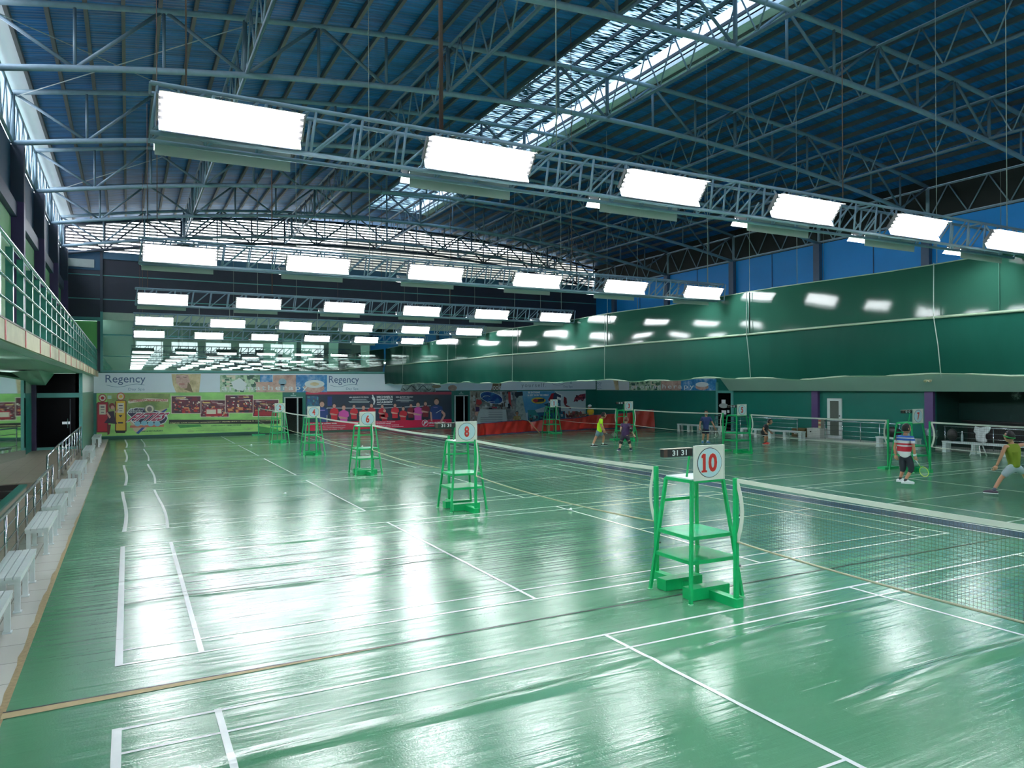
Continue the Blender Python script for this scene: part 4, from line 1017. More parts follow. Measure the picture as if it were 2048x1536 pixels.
for k, (x, y) in enumerate(((27.0, 20.6), (5.2, 28.0), (9.5, 24.5), (8.6, 5.4), (3.6, 11.0), (26.2, 4.6))):
    t = thing('shuttlecock', 'white shuttlecock lying on the green floor, ' + ['behind the neon-shirt player', 'far left near the restaurant banner', 'beside the fourth left umpire chair', 'just beyond the nearest left umpire chair', 'in the left third court', 'at far right before the dark recess'][k], 'shuttlecock', (x, y, 0.03), 'stray shuttlecocks')
    MB().path([(x, y, 0.03), (x+0.07, y+0.01, 0.036)], [0.013, 0.032], 10).build('feathers', WHITE, t, True)
    MB().ball((x-0.005, y, 0.03), 0.014, 0.014, 0.014, 8, 6).build('cork', M('cork_white', C(220, 214, 200), 0.6), t, True)

# ================================================================ PRINTED BANNERS ON THE FAR WALL
PY = YF - 0.035
def flatpoly(pts, layer, plane='S'):
    if plane == 'S': return [on_y(px, py, PY - 0.004*layer) for px, py in pts]
    return [on_x(px, py, XR - 0.03 - 0.004*layer) for px, py in pts]
class Print:
    def __init__(s, t, plane='S'): s.t = t; s.plane = plane; s.k = 0
    def shp(s, name, mat, polys, layer):
        mb = MB()
        for pts in polys: mb.poly(flatpoly(pts, layer, s.plane))
        return mb.build(name, mat, s.t)
    def rect(s, name, mat, x0, y0, x1, y1, layer): return s.shp(name, mat, [[(x0, y0), (x1, y0), (x1, y1), (x0, y1)]], layer)
    def ell(s, name, mat, cx, cy, rx, ry, layer, n=20): return s.shp(name, mat, [[(cx+rx*math.cos(2*math.pi*k/n), cy+ry*math.sin(2*math.pi*k/n)) for k in range(n)]], layer)
    def txt(s, body, mat, x0, y0, x1, y1, layer, bold=0.0, slant=0.0, spacing=1.0, name='lettering'):
        a, b = flatpoly([(x0, y1), (x1, y0)], layer, s.plane)
        if s.plane == 'S': return text(name, body, mat, s.t, a.x, b.x, a.z, b.z, a.y, 'S', bold, slant, spacing)
        return text(name, body, mat, s.t, a.y, b.y, a.z, b.z, a.x, 'W', bold, -slant, spacing)
    def line(s, name, mat, pts, w, layer):
        mb = MB()
        for (x0, y0), (x1, y1) in zip(pts[:-1], pts[1:]):
            d = Vector((x1-x0, y1-y0)); n = Vector((-d.y, d.x)).normalized()*w/2
            mb.poly(flatpoly([(x0-n.x, y0-n.y), (x1-n.x, y1-n.y), (x1+n.x, y1+n.y), (x0+n.x, y0+n.y)], layer, s.plane))
        return mb.build(name, mat, s.t)
INKW = M('white_ink', C(232, 236, 236), 0.4, 0, 0.02); INKB = M('blue_grey_ink', C(62, 96, 140), 0.4, 0, 0.03); INKT = M('soft_teal_ink', C(120, 156, 180), 0.4, 0, 0.03)
BANW = M('pale_banner_print', C(226, 236, 244), 0.35, 0, 0.05, 0.8)
SKIN_P = M('printed_skin', C(206, 158, 140), 0.4, 0, 0.1, 6); HAIRP = M('printed_dark_hair', C(40, 28, 30), 0.5)
HERB = M_picture('printed_green_leaves', [C(60, 100, 80), C(130, 168, 130), C(206, 224, 200), C(120, 160, 120)], 3.2, 3.0)
SPAB = M_picture('printed_spa_blue', [C(20, 90, 160), C(60, 140, 200), C(190, 210, 230)], 2.0, 1.0)
SKNP = M_picture('printed_skin_tones', [C(150, 110, 104), C(205, 165, 150), C(226, 200, 190)], 1.6, 5.0)
FACEP = M_picture('printed_cream_face', [C(150, 130, 90), C(216, 196, 150), C(240, 230, 206)], 1.4, 2.0)
TOWELP = M_picture('printed_grey_towel', [C(60, 66, 66), C(150, 160, 158), C(220, 228, 226)], 2.6, 7.0)

# --- long spa banner above
spa = thing('spa_banner', 'long pale spa banner running under the gallery windows along the far wall', 'banner', (14.0, PY, 3.0))
MB().box(-1.49, 30.5, PY, YF-0.015, 2.47, 3.54).build('sheet', BANW, spa)
P = Print(spa)
def logo(P, x0, w_, y0, h_):
    P.txt('Regency', INKB, x0, y0, x0+w_, y0+h_, 2)
    P.line('swoosh', INKT, [(x0+2+ (w_-4)*i/16, y0+h_+1.0+ 3.0*math.sin(i/16*math.pi*2.0-0.3)*(h_/20)) for i in range(17)], 0.9*h_/20, 2)
    P.txt('Day Spa', INKT, x0+w_*0.57, y0+h_*1.28, x0+w_*0.98, y0+h_*1.62, 2)
logo(P, 211, 80, 750, 20); logo(P, 658, 60, 752, 18)
P.shp('face_picture', FACEP, [[(343, 748), (402, 748), (398, 785), (352, 785), (346, 770)]], 1)
P.shp('face_picture', SKNP, [[(352, 750), (376, 750), (380, 764), (374, 776), (362, 776), (352, 766)]], 2)
P.shp('hair_picture', M('printed_brown_hair', C(126, 104, 76), 0.5, 0, 0.3, 8), [[(376, 764), (381, 770), (386, 785), (366, 778), (374, 776)]], 3)
P.line('face_picture', HAIRP, [(353, 755), (360, 754)], 1.0, 4); P.line('face_picture', HAIRP, [(366, 754), (373, 755)], 1.0, 4); P.line('face_picture', M('printed_lip', C(180, 100, 96), 0.5), [(358, 768), (369, 768)], 1.5, 4)
P.rect('leaf_picture', HERB, 440, 750, 520, 784.5, 1)
P.shp('paper_picture', INKW, [[(462, 764), (480, 756), (494, 768), (486, 782), (468, 778)]], 2)
P.rect('spa_picture', SPAB, 520, 750, 545, 784.5, 1); P.rect('skin_picture', SKNP, 512, 764, 546, 784.5, 2); P.rect('skin_picture', SKNP, 546, 750, 592, 784.5, 1)
P.ell('bottle_picture', M('printed_bottle', C(150, 180, 196), 0.4, 0, 0.2, 5), 565, 764, 8, 7, 2); P.rect('bottle_picture', M('printed_bottle', C(0, 0, 0)), 561, 768, 569, 782, 2)
P.rect('spa_picture', SPAB, 592, 750, 654, 784.5, 1); P.ell('cup_picture', SKNP, 628, 776, 21, 10, 2); P.ell('cup_picture', INKW, 629, 768, 20, 8, 3); P.ell('cup_picture', FACEP, 629, 768, 9, 3.5, 4)
P.txt('aromatherapy', INKW, 444, 770, 615, 784, 5, 0.01, 0, 1.25)
P.shp('towel_picture', TOWELP, [[(800, 784), (805, 770), (830, 764), (868, 764), (872, 784)]], 1)
P.line('towel_picture', M('printed_black_line', C(24, 28, 30), 0.5), [(806+i*4, 776+5*math.sin(i*1.1)) for i in range(15)], 1.2, 2)
P.ell('soap_picture', M('printed_brown_soap', C(150, 126, 100), 0.5), 873, 773, 9, 3.2, 3); P.ell('hand_picture', SKNP, 905, 776, 9, 6, 1)
P.shp('hair_picture', M('printed_brown_hair', C(0, 0, 0)), [[(982, 780.5), (986, 766), (996, 760), (1003, 768), (1000, 780.5)]], 1)
P.txt('look', INKW, 984, 768, 1002, 780, 3)
P.txt('yourself.', M('printed_grey_ink', C(130, 146, 156), 0.5), 1043, 766, 1092, 777, 2, 0, 0, 1.35)
logo(P, 1102, 44, 752, 15)
# --- the same banner turned onto the right wall
spr = thing('spa_banner', 'pale spa banner continuing on the right wall above the green paint', 'banner', (XR-0.03, 30.4, 3.0))
MB().box(XR-0.03, XR-0.005, 24.32, 36.5, 2.46, 3.54).build('sheet', BANW, spr)
Q = Print(spr, 'W')
Q.txt('Regency', INKT, 1182, 762, 1203, 771.5, 2); Q.line('swoosh', INKT, [(1182+i*1.4, 773+1.2*math.sin(i*0.4)) for i in range(16)], 0.5, 2); Q.txt('Day Spa', INKT, 1194, 775, 1203, 778.5, 2)
Q.shp('face_picture', FACEP, [[(1226, 758), (1236, 758), (1238, 780), (1231, 780)]], 1); Q.rect('skin_picture', INKW, 1238, 758, 1256, 780.5, 1)
Q.rect('leaf_picture', HERB, 1258, 758, 1322, 780.8, 1); Q.rect('skin_picture', SKNP, 1322, 758, 1362, 780.8, 1); Q.rect('spa_picture', SPAB, 1362, 758, 1433, 780.8, 1)
Q.ell('cup_picture', SKNP, 1404, 774, 13, 6, 2); Q.ell('cup_picture', INKW, 1404, 769, 13, 5, 3)
Q.txt('aromatherapy', INKW, 1262, 768, 1388, 779.5, 4, 0.01, 0, 1.3)

# --- green restaurant banner
ft = thing('restaurant_banner', 'lime green fifties diner banner with two petrol pumps at the far left', 'banner', (3.5, PY, 1.3))
GRN = M_picture('printed_lime_field', [C(120, 164, 100), C(140, 196, 110), C(160, 220, 120), C(144, 186, 120)], 0.5, 1.0, (1, 1, 2.5))
MB().box(on_y(193, 800, PY).x, on_y(565, 800, PY).x, PY, YF-0.015, 0.16, 2.46).build('sheet', GRN, ft)
F = Print(ft)
F.shp('old_photo', M_picture('printed_olive_photo', [C(90, 120, 60), C(140, 160, 90), C(170, 180, 120)], 1.2, 4.0), [[(214, 787), (340, 787), (338, 815), (300, 828), (262, 822), (214, 830)]], 1)
REDP = M('printed_red', C(172, 28, 48), 0.4, 0, 0.15, 3); YELP = M('printed_yellow', C(226, 186, 66), 0.4, 0, 0.1, 3); NAV = M('printed_navy', C(30, 26, 66), 0.4); CREAMP = M('printed_cream', C(226, 216, 196), 0.4, 0, 0.1, 8)
def pump(x0, x1, y0, y1, mat, side):
    cx = (x0+x1)/2
    F.shp('pump_picture', M('printed_dark_edge', C(90, 22, 30), 0.5), [[(x0-2, y0+2), (x0+1, y0-1), (x1+1, y0-1), (x1+2, y0+2), (x1+2, y1+2), (x0-2, y1+2)]], 2)
    F.rect('pump_picture', mat, x0, y0, x1, y1, 3)
    F.ell('pump_globe_picture', REDP if side else M('printed_orange_ring', C(196, 84, 50), 0.5), cx, y0-9, 8, 8, 2); F.ell('pump_globe_picture', CREAMP, cx, y0-9, 6.3, 6.3, 3)
    F.ell('pump_globe_picture', REDP if side else YELP, cx, y0-9, 3.5, 3, 4)
    F.rect('pump_dial_picture', CREAMP, cx-6.5, y0+4, cx+6.5, y0+24, 4)
    F.shp('pump_dial_picture', NAV, [[(cx-4, y0+8), (cx+4, y0+8), (cx+4, y0+10), (cx-4, y0+10)], [(cx-4, y0+14), (cx+4, y0+14), (cx+4, y0+15), (cx-4, y0+15)], [(cx-3, y0+19), (cx+3, y0+19), (cx+3, y0+20), (cx-3, y0+20)]], 5)
pump(195, 215, 805, 863, REDP, True); pump(232, 251, 802, 861, YELP, False)
F.shp('pump_picture', BLACK, [[(230, 861), (252, 861), (250, 866), (232, 866)]], 4)
F.shp('pump_picture', NAV, [[(237, 830), (245, 830), (241, 835)], [(236, 844), (246, 844), (246, 847), (236, 847)]], 5)
F.shp('woman_picture', M('printed_dark_dress', C(40, 26, 52), 0.5, 0, 0.3, 8), [[(214, 824), (228, 822), (230, 836), (234, 848), (208, 846), (216, 836)]], 6)
F.ell('woman_picture', M('printed_auburn_hair', C(120, 40, 36), 0.5), 224, 812, 6, 6, 6); F.ell('woman_picture', SKIN_P, 225, 815, 3.5, 4, 7)
F.shp('woman_picture', SKIN_P, [[(212, 826), (215, 824), (222, 834), (219, 837)], [(229, 824), (232, 826), (238, 820), (236, 818)]], 7)
F.shp('woman_picture', M('printed_dark_edge', C(0, 0, 0)), [[(214, 849), (222, 849), (219, 868), (215, 870)]], 4)
F.rect('sign_picture', M('printed_pale_sign', C(180, 210, 190), 0.5), 215, 791, 223, 798, 2)
F.shp('title_strip', CREAMP, [[(256, 802), (296, 796.5), (336, 798.5), (336, 803.5), (296, 801.5), (257, 807)]], 2)
F.txt("TUFFY'S DINER/PUFFY'S PIANO BAR & RESTAURANT", REDP, 258, 797.6, 335, 803.6, 3, 0.03)
F.shp('logo_picture', M('printed_tan_arrow', C(210, 190, 160), 0.5), [[(257, 838), (300, 838), (292, 860), (274, 866), (268, 862)], [(310, 822), (335, 816), (330, 826)]], 2)
F.shp('logo_picture', INKW, [[(254, 827), (258, 819), (272, 815), (296, 816), (318, 822), (334, 831), (336, 837), (330, 846), (318, 851), (270, 850), (262, 842), (262, 835)]], 3)
F.shp('logo_picture', NAV, [[(255.5, 827), (259, 820), (272, 816.5), (296, 817.5), (317, 823.5), (332, 831.5), (334.5, 837), (329, 845), (317, 849.5), (271, 848.5), (263.5, 841), (263.5, 834)]], 4)
F.ell('logo_badge', M('printed_grey_ring', C(120, 136, 110), 0.5), 299, 818, 10.5, 9.5, 5); F.ell('logo_badge', CREAMP, 299, 818, 8.5, 7.6, 6)
F.ell('logo_badge', M('printed_ash', C(120, 112, 110), 0.5), 299, 818.5, 5, 5.2, 7)
F.txt('Fabulous', INKW, 257, 816, 287, 826, 5, 0.0, 0.2)
F.txt('FIFTIES', INKW, 262.5, 824, 332.5, 844.5, 5, 0.085, 0.55, 1.05); F.txt('FIFTIES', M('printed_magenta', C(176, 40, 84), 0.4), 264, 825.5, 331, 843, 6, 0.03, 0.5, 1.05)
F.shp('logo_picture', M('printed_salmon_bar', C(206, 120, 100), 0.5), [[(260, 851), (328, 849.5), (328, 853.5), (260, 855.5)]], 5)
for k in range(4): F.ell('logo_disc', M('printed_sky_disc', C(140, 196, 214), 0.4, 0, 0.1, 4), 275+k*13.2, 847.5-(k == 1)*1.5, 6.2, 5.2, 6)
F.shp('logo_picture', M('printed_royal_bar', C(40, 80, 150), 0.5), [[(272, 866), (284, 855), (290, 855), (277, 868)], [(322, 824), (333, 817), (335, 819), (326, 826)]], 5)
F.txt('BAR & RESTAURANT', M('printed_dark_green_ink', C(20, 86, 50), 0.5), 283, 860, 326, 864, 2, 0.03)
def busy(P, x0, y0, x1, y1, seed, layer, bands):
    rg = random.Random(seed); store = {}
    for (f0, f1, n, w_, h_, cols) in bands:
        for _ in range(n):
            cx, cy = rg.uniform(x0+w_, x1-w_), lerp(y0, y1, rg.uniform(f0, f1)); a, b = w_*rg.uniform(.35, 1), h_*rg.uniform(.35, 1)
            cy = min(max(cy, y0+b), y1-b); sk = rg.uniform(-.3, .3)*a
            store.setdefault(rg.choice(cols), []).append([(cx-a, cy-b), (cx+a*.8, cy-b+sk*.2), (cx+a+sk*0.2, cy+b), (cx-a*.7, cy+b)])
    for k, (cn, polys) in enumerate(store.items()):
        mb = MB()
        for j, pts in enumerate(polys):
            mb.poly([on_y(px, py, PY - 0.004*layer - 0.00012*(k*3+j % 9)) if P.plane == 'S' else on_x(px, py, XR - 0.03 - 0.004*layer - 0.00012*(k*3+j % 9)) for px, py in pts])
        mb.build('picture_detail', M('printed_%s' % cn, C(*PC[cn]), 0.4, 0, 0.15, 6), P.t)
PC = dict(maroon=(110, 22, 46), wine=(70, 18, 40), plum=(46, 28, 62), ivory=(232, 220, 200), amber=(214, 140, 90), scarlet=(176, 34, 44), night=(22, 20, 38), rose_grey=(150, 110, 116), gold=(226, 200, 120), leaf=(84, 130, 96), mint=(190, 218, 180), pine=(50, 92, 76),
          slate=(70, 84, 100), fog=(190, 200, 204), stone=(140, 134, 128), cobalt=(40, 90, 150), brick=(170, 70, 70), umber=(96, 76, 66), aqua=(70, 150, 150))
for i, (a, b, c, d) in enumerate(((342, 791.5, 402.5, 827.5), (400, 799.5, 458.5, 834.5), (450, 789.5, 507, 826.5), (505, 798.5, 558, 833.5))):
    L1 = 3 if i % 2 == 0 else 1
    F.rect('photo_border', CREAMP, a, b, c, d, L1)
    F.rect('interior_photo', M('printed_diner_interior', C(84, 24, 48), 0.4, 0, 0.3, 2), a+1.3, b+1.3, c-1.3, d-1.3, L1+1)
    busy(F, a+1.6, b+1.6, c-1.6, d-1.6, 11+i, L1+1.3, ((0.0, 0.3, 16, 12, 2.5, ('maroon', 'wine', 'plum', 'rose_grey')), (0.05, 0.3, 3, 10, 1.2, ('gold', 'ivory')), (0.3, 0.75, 60, 2.2, 2.0, ('ivory', 'amber', 'scarlet', 'night', 'wine', 'rose_grey', 'maroon')), (0.7, 1.0, 22, 6, 2.4, ('scarlet', 'night', 'maroon', 'amber')), (0.75, 0.95, 7, 2, .6, ('ivory',))))
F.rect('interior_photo', REDP, 411, 817, 444, 832, 6); F.rect('interior_photo', CREAMP, 413, 819, 432, 828, 6.4); F.rect('interior_photo', CREAMP, 435, 818, 443, 827, 6.4)
F.shp('interior_photo', REDP, [[(510, 822), (556, 824), (556, 832), (508, 831)]], 6)
F.rect('text_strip', M('printed_black_strip', C(20, 30, 22), 0.5), 338, 839.5, 559, 847.5, 5)
F.txt('Nightly LIVE acoustic entertainment \u2022 Family KTV \u2022 Smoking & non-smoking areas', M('printed_butter_ink', C(236, 222, 160), 0.5), 340, 839.9, 557, 847.3, 6, 0.045)
DG = M('printed_dark_green_ink', C(0, 0, 0))
F.txt('OPEN DAILY \u2022 4PM TO 2AM', DG, 422, 849, 482, 852.5, 2, 0.02)
F.txt('2/F Badminton Center Building, Central Avenue, Quezon City', DG, 384, 854, 508, 857.3, 2, 0.01); F.txt('FOR RESERVATIONS CALL OUR HOTLINE', DG, 377, 859, 500, 862, 2, 0.01)
F.shp('palm_picture', M('printed_deep_leaf', C(60, 140, 70), 0.5, 0, 0.3, 6), [[(515, 852), (556, 858), (560, 866), (520, 866)], [(355, 850), (400, 849), (404, 853), (360, 856)]], 1)

# --- red and navy academy banner
mb_ = thing('academy_banner', 'navy and crimson badminton academy banner with a row of players', 'banner', (14.3, PY, 1.3))
xa, xb = on_y(611.5, 800, PY).x, on_y(903, 800, PY).x
MB().box(xa, xb, PY, YF-0.015, 0.10, 2.44).build('sheet', M('printed_midnight', C(22, 42, 62), 0.35, 0, 0.2, 0.6), mb_)
A = Print(mb_)
CRIM = M('printed_crimson', C(200, 24, 66), 0.35, 0, 0.08, 1); ROSE = M('printed_rose', C(196, 60, 84), 0.35, 0, 0.05)
A.rect('top_stripe', ROSE, 611.5, 783.6, 903, 789, 1)
zb0 = 0.10
q = flatpoly([(611.5, 845), (903, 838)], 1); MB().poly([q[0], q[1], Vector((xb, q[1].y, zb0)), Vector((xa, q[0].y, zb0))]).build('bottom_band', CRIM, mb_)
A.shp('arena_picture', M_picture('printed_arena_blue', [C(14, 40, 70), C(30, 84, 120), C(60, 130, 150)], 1.6, 9.0), [[(613, 792), (636, 792), (640, 818), (613, 818)]], 1)
A.rect('arena_picture', M('printed_royal_patch', C(30, 50, 120), 0.5), 655, 793, 664, 812, 1)
NAVY_S = M('printed_navy_shirt', C(24, 56, 120), 0.4, 0, 0.1, 6); RED_S = M('printed_red_shirt', C(196, 32, 48), 0.4, 0, 0.15, 6); PINK_S = M('printed_pink_shirt', C(214, 84, 170), 0.4, 0, 0.1, 6); MAR_S = M('printed_maroon_shirt', C(120, 26, 40), 0.4, 0, 0.2, 6)
A.line('net_line_picture', INKW, [(654, 845), (654, 816), (760, 816.5), (862, 811.5)], 1.0, 2)
def printed_player(cx, hy, sc, shirt, base, arms='fold'):
    h = 4.3*sc
    A.ell('player_head_picture', HAIRP, cx, hy-0.8*sc, h*0.82, h*1.0, 3, 12); A.ell('player_head_picture', SKIN_P, cx, hy+0.6*sc, h*0.72, h*0.85, 4, 12)
    sh = hy + 5.0*sc; w_ = 8.6*sc
    A.shp('player_shirt_picture', shirt, [[(cx-2*sc, sh-1), (cx+2*sc, sh-1), (cx+w_*0.85, sh+2*sc), (cx+w_, sh+9*sc), (cx+w_*0.72, sh+10*sc), (cx+w_*0.66, min(base, sh+22*sc)), (cx-w_*0.66, min(base, sh+22*sc)), (cx-w_*0.72, sh+10*sc), (cx-w_, sh+9*sc), (cx-w_*0.85, sh+2*sc)]], 3)
    if sh+22*sc < base: A.rect('player_trousers_picture', M('printed_black_trousers', C(22, 24, 36), 0.5), cx-w_*0.66, sh+21*sc, cx+w_*0.66, base, 2)
    if arms == 'fold': A.shp('player_arms_picture', SKIN_P, [[(cx-w_, sh+9*sc), (cx-w_*0.7, sh+9*sc), (cx+w_*0.5, sh+11.2*sc), (cx+w_*0.8, sh+12*sc), (cx+w_*0.4, sh+13.4*sc), (cx-w_*0.8, sh+12.6*sc)]], 4)
    elif arms == 'hip': A.shp('player_arms_picture', SKIN_P, [[(cx+w_*0.8, sh+6*sc), (cx+w_*1.3, sh+10*sc), (cx+w_*1.35, sh+13*sc), (cx+w_*0.7, sh+23*sc), (cx+w_*0.45, sh+22*sc), (cx+w_*1.05, sh+12.5*sc), (cx+w_*0.7, sh+9*sc)], [(cx-w_, sh+8*sc), (cx-w_*0.72, sh+9*sc), (cx-w_*0.62, sh+21*sc), (cx-w_*0.85, sh+20*sc)]], 4)
printed_player(644, 808, 1.5, NAVY_S, 844.5, None); printed_player(668.5, 811.5, 1.05, RED_S, 843); printed_player(687.5, 815, 1.25, PINK_S, 842.5)
printed_player(708, 812.5, 0.95, RED_S, 842.5); printed_player(727, 815, 1.1, RED_S, 842); printed_player(743, 811, 1.0, RED_S, 842); printed_player(764.5, 812.5, 0.9, RED_S, 842); printed_player(769, 821, 0.9, RED_S, 841.5)
printed_player(790, 810.5, 0.95, RED_S, 841); printed_player(806.5, 817, 0.95, RED_S, 840.5); printed_player(822, 811, 0.9, MAR_S, 840.5); printed_player(836, 809, 1.2, PINK_S, 840); printed_player(851, 807, 1.0, MAR_S, 840); printed_player(873, 803, 1.55, NAVY_S, 839, 'hip')
A.line('shirt_trim_picture', M('printed_lilac_trim', C(170, 140, 210), 0.5), [(640, 820.5), (650, 820.5)], 1.4, 5); A.line('shirt_trim_picture', INKW, [(872, 826), (882, 820)], 0.8, 5); A.line('shirt_trim_picture', M('printed_lilac_trim', C(0, 0, 0)), [(867, 814.5), (875, 814.5)], 1.0, 5)
A.shp('jumping_player_emblem', INKW, [[(743, 796), (745, 794), (744, 790), (746, 789.5), (748, 794), (750, 797), (750.5, 803), (749, 808), (748, 810), (746.5, 808.5), (747.5, 803), (745.5, 799)]], 3)
A.txt("MICHAEL'S", INKW, 753.5, 791.5, 785.5, 796, 3, 0.04); A.txt('BADMINTON', INKW, 753.5, 796.9, 785.5, 801.2, 3, 0.04); A.txt('ACADEMY', INKW, 753.5, 802.1, 785.5, 806.4, 3, 0.04, 0, 1.1)
A.line('url_line_picture', INKW, [(753.5, 809), (785.5, 808.8)], 0.9, 3)
A.txt('MBA @ BUDO POLYMNIA', INKW, 698.5, 793, 737.5, 796.3, 3, 0.03); A.txt('MBA @ FORT SQUASH', INKW, 792, 792.6, 826, 795.8, 3, 0.03)
for (x0, x1, y) in ((704, 733, 798.4), (703, 735, 800.6), (697, 740, 802.8), (699, 738, 805), (800, 819, 797.6), (795, 823, 799.6), (792, 827, 801.6), (801, 818, 803.6)): A.line('small_print', M('printed_soft_white', C(190, 204, 204), 0.5), [(x0, y), (x1, y)], 0.8, 3)
A.txt('CONTACT US NOW FOR:', INKW, 614, 845.6, 674, 849.5, 3, 0.05); A.txt('www.mba101badminton.com', INKW, 630, 850.2, 691, 853.2, 3, 0.04); A.txt('www.mba101badminton.net', INKW, 630, 853.9, 691, 856.7, 3, 0.04); A.txt('hotline 0920 14 MBA 1 001', INKW, 630, 857.4, 686, 860, 3, 0.04)
for b_, x1, y in (('Exchange Program', 790, 844), ('Badminton Camps', 782, 847.3), ('Advance Level Training', 798, 850.5), ('International Tournament', 807, 853.6)): A.txt(b_, INKW, 753 if 'I' != b_[0] else 757, y-1.5, x1, y+1.3, 3, 0.05)
A.ell('maker_emblem', INKW, 850, 846, 6.3, 6.6, 3); A.ell('maker_emblem', CRIM, 850, 846, 5.4, 5.7, 4); A.shp('maker_emblem', INKW, [[(847.5, 843), (854, 842.5), (853, 846), (850.5, 846.8), (848, 850.5), (846.5, 849.5), (848.3, 845)]], 5)
A.txt('PROTECH', INKW, 857, 843.2, 888.5, 847.6, 3, 0.05, 0.25); A.line('small_print', INKW, [(858, 851), (870, 850.8)], 0.7, 3); A.line('small_print', INKW, [(874, 850.6), (888, 850.4)], 0.9, 3)

# --- blue adventure banner
bl = thing('adventure_banner', 'blue and white outdoor adventure banner on the far wall behind the red sheet', 'banner', (25, PY, 1.3))
xa, xb = on_y(940, 800, PY).x, on_y(1171.5, 800, PY).x
MB().box(xa, xb, PY, YF-0.015, 0.10, 2.40).build('sheet', M('printed_pale_sky', C(186, 206, 212), 0.35, 0, 0.08, 0.8), bl)
B = Print(bl)
ROCK = M_picture('printed_rock', [C(90, 86, 80), C(160, 150, 140), C(196, 190, 184)], 2.2, 2.0)
B.shp('rock_picture', ROCK, [[(940.5, 782), (975, 782), (960, 820), (957, 856), (940.5, 856)]], 1)
B.shp('rock_picture', M_picture('printed_grey_cliff', [C(50, 60, 70), C(120, 124, 126), C(190, 196, 196)], 1.6, 8.0), [[(960, 782), (1034, 782), (1030, 856), (1016, 856), (1005, 820), (960, 818)]], 1)
B.shp('oval_picture', INKW, [[(983+23*math.cos(a)*1.0+0, 795.5+11.5*math.sin(a)+5*math.cos(a)) for a in [2*math.pi*k/28 for k in range(28)]]], 2)
B.shp('oval_picture', M_picture('printed_deep_blue', [C(10, 30, 80), C(20, 60, 140), C(70, 130, 190)], 1.4, 6.0), [[(983+22*math.cos(a), 795.5+10.7*math.sin(a)+4.8*math.cos(a)) for a in [2*math.pi*k/28 for k in range(28)]]], 3)
B.line('oval_picture', INKW, [(965, 795), (969, 792), (976, 791.5), (980, 793)], 0.9, 4); B.line('small_print', INKW, [(977, 803), (990, 804)], 1.0, 4)
B.line('small_print', INKW, [(965, 814), (997, 814)], 1.2, 2); B.line('small_print', M('printed_crimson', C(0, 0, 0)), [(984, 815), (994, 815)], 3, 2)
B.shp('notice_picture', M('printed_notice_white', C(196, 208, 208), 0.4), [[(960, 819), (1012, 819), (1016, 856), (950, 856), (957, 826)]], 2)
for k in range(9): B.line('small_print', M('printed_slate_print', C(110, 124, 130), 0.5), [(961 if k > 3 else 977, 822+k*3.4), (1005, 822+k*3.4)], 0.9, 3)
B.shp('climber_picture', M('printed_red_climber', C(190, 60, 60), 0.5, 0, 0.3, 8), [[(953, 798), (962, 800), (964, 806), (958, 812), (952, 808)]], 3); B.shp('climber_picture', M('printed_purple_shorts', C(60, 30, 80), 0.5), [[(951, 813), (959, 814), (959, 822), (951, 824)]], 3)
B.shp('climber_picture', SKIN_P, [[(951, 823), (957, 824), (954, 832), (949, 830)], [(952, 808), (959, 809), (958, 814), (952, 813)]], 3); B.shp('climber_picture', M('printed_red_climber', C(0, 0, 0)), [[(1016, 784), (1021, 784), (1022, 806), (1024, 815), (1017, 803)]], 3)
B.shp('sky_picture', M_picture('printed_blue_sky', [C(60, 130, 190), C(90, 160, 205), C(150, 196, 215)], 0.5, 2.0), [[(1034, 782.3), (1110, 782.3), (1094, 812), (1040, 830), (1030, 812)]], 1)
B.shp('tower_picture', M_picture('printed_pale_tower', [C(120, 150, 150), C(176, 196, 190), C(90, 120, 120)], 2.5, 3.0), [[(1033, 795), (1044, 790), (1056, 850), (1030, 850)]], 2)
B.shp('tower_picture', M('printed_dark_figure', C(36, 44, 56), 0.5), [[(1030, 784), (1045, 783), (1046, 791), (1038, 792), (1034, 797), (1029, 790)]], 3)
B.txt('BE EXTREME', INKW, 1056, 783, 1080, 787, 3, 0.06); B.txt("& GET GOIN' IN CEBU!", INKW, 1055, 788, 1097, 792.3, 3, 0.06)
B.shp('sea_picture', M('printed_sea', C(30, 96, 130), 0.4, 0, 0.2, 3), [[(1056, 826), (1130, 822), (1130, 850), (1056, 850)]], 1)
B.ell('badge_picture', YELP, 1077, 801, 14.5, 6.3, 3); B.shp('badge_picture', M('printed_dark_figure', C(0, 0, 0)), [[(1069, 799), (1089, 797), (1088, 803), (1070, 805)]], 4); B.ell('badge_picture', REDP, 1071, 801, 5, 3, 5)
B.shp('house_picture', M('printed_slate_house', C(40, 60, 90), 0.4, 0, 0.3, 3), [[(1101, 790), (1112, 784), (1122, 790), (1121, 806), (1122, 822), (1122, 826), (1092, 826), (1093, 812), (1088, 809), (1104, 803)]], 2)
B.shp('house_picture', INKW, [[(1112, 784), (1125, 790), (1124, 792), (1111, 785.5)], [(1114, 793), (1123, 796), (1122, 801), (1114, 798)]], 3)
B.shp('santa_picture', REDP, [[(1103, 787), (1108, 786), (1106, 797), (1101, 803), (1096, 800), (1100, 793)]], 4); B.ell('santa_picture', INKW, 1101, 804, 4, 2, 5)
B.shp('diver_picture', MAR_S, [[(1128, 793), (1133, 796), (1134, 806), (1130, 812), (1127, 804)], [(1131, 809), (1143, 815), (1141, 818), (1131, 813)]], 3)
B.shp('crowd_picture', M_picture('printed_red_crowd', [C(60, 30, 50), C(130, 40, 70), C(160, 70, 90)], 4.0, 3.0), [[(1150, 795), (1160, 789), (1171, 787), (1171, 797), (1158, 800), (1147, 804)]], 3)
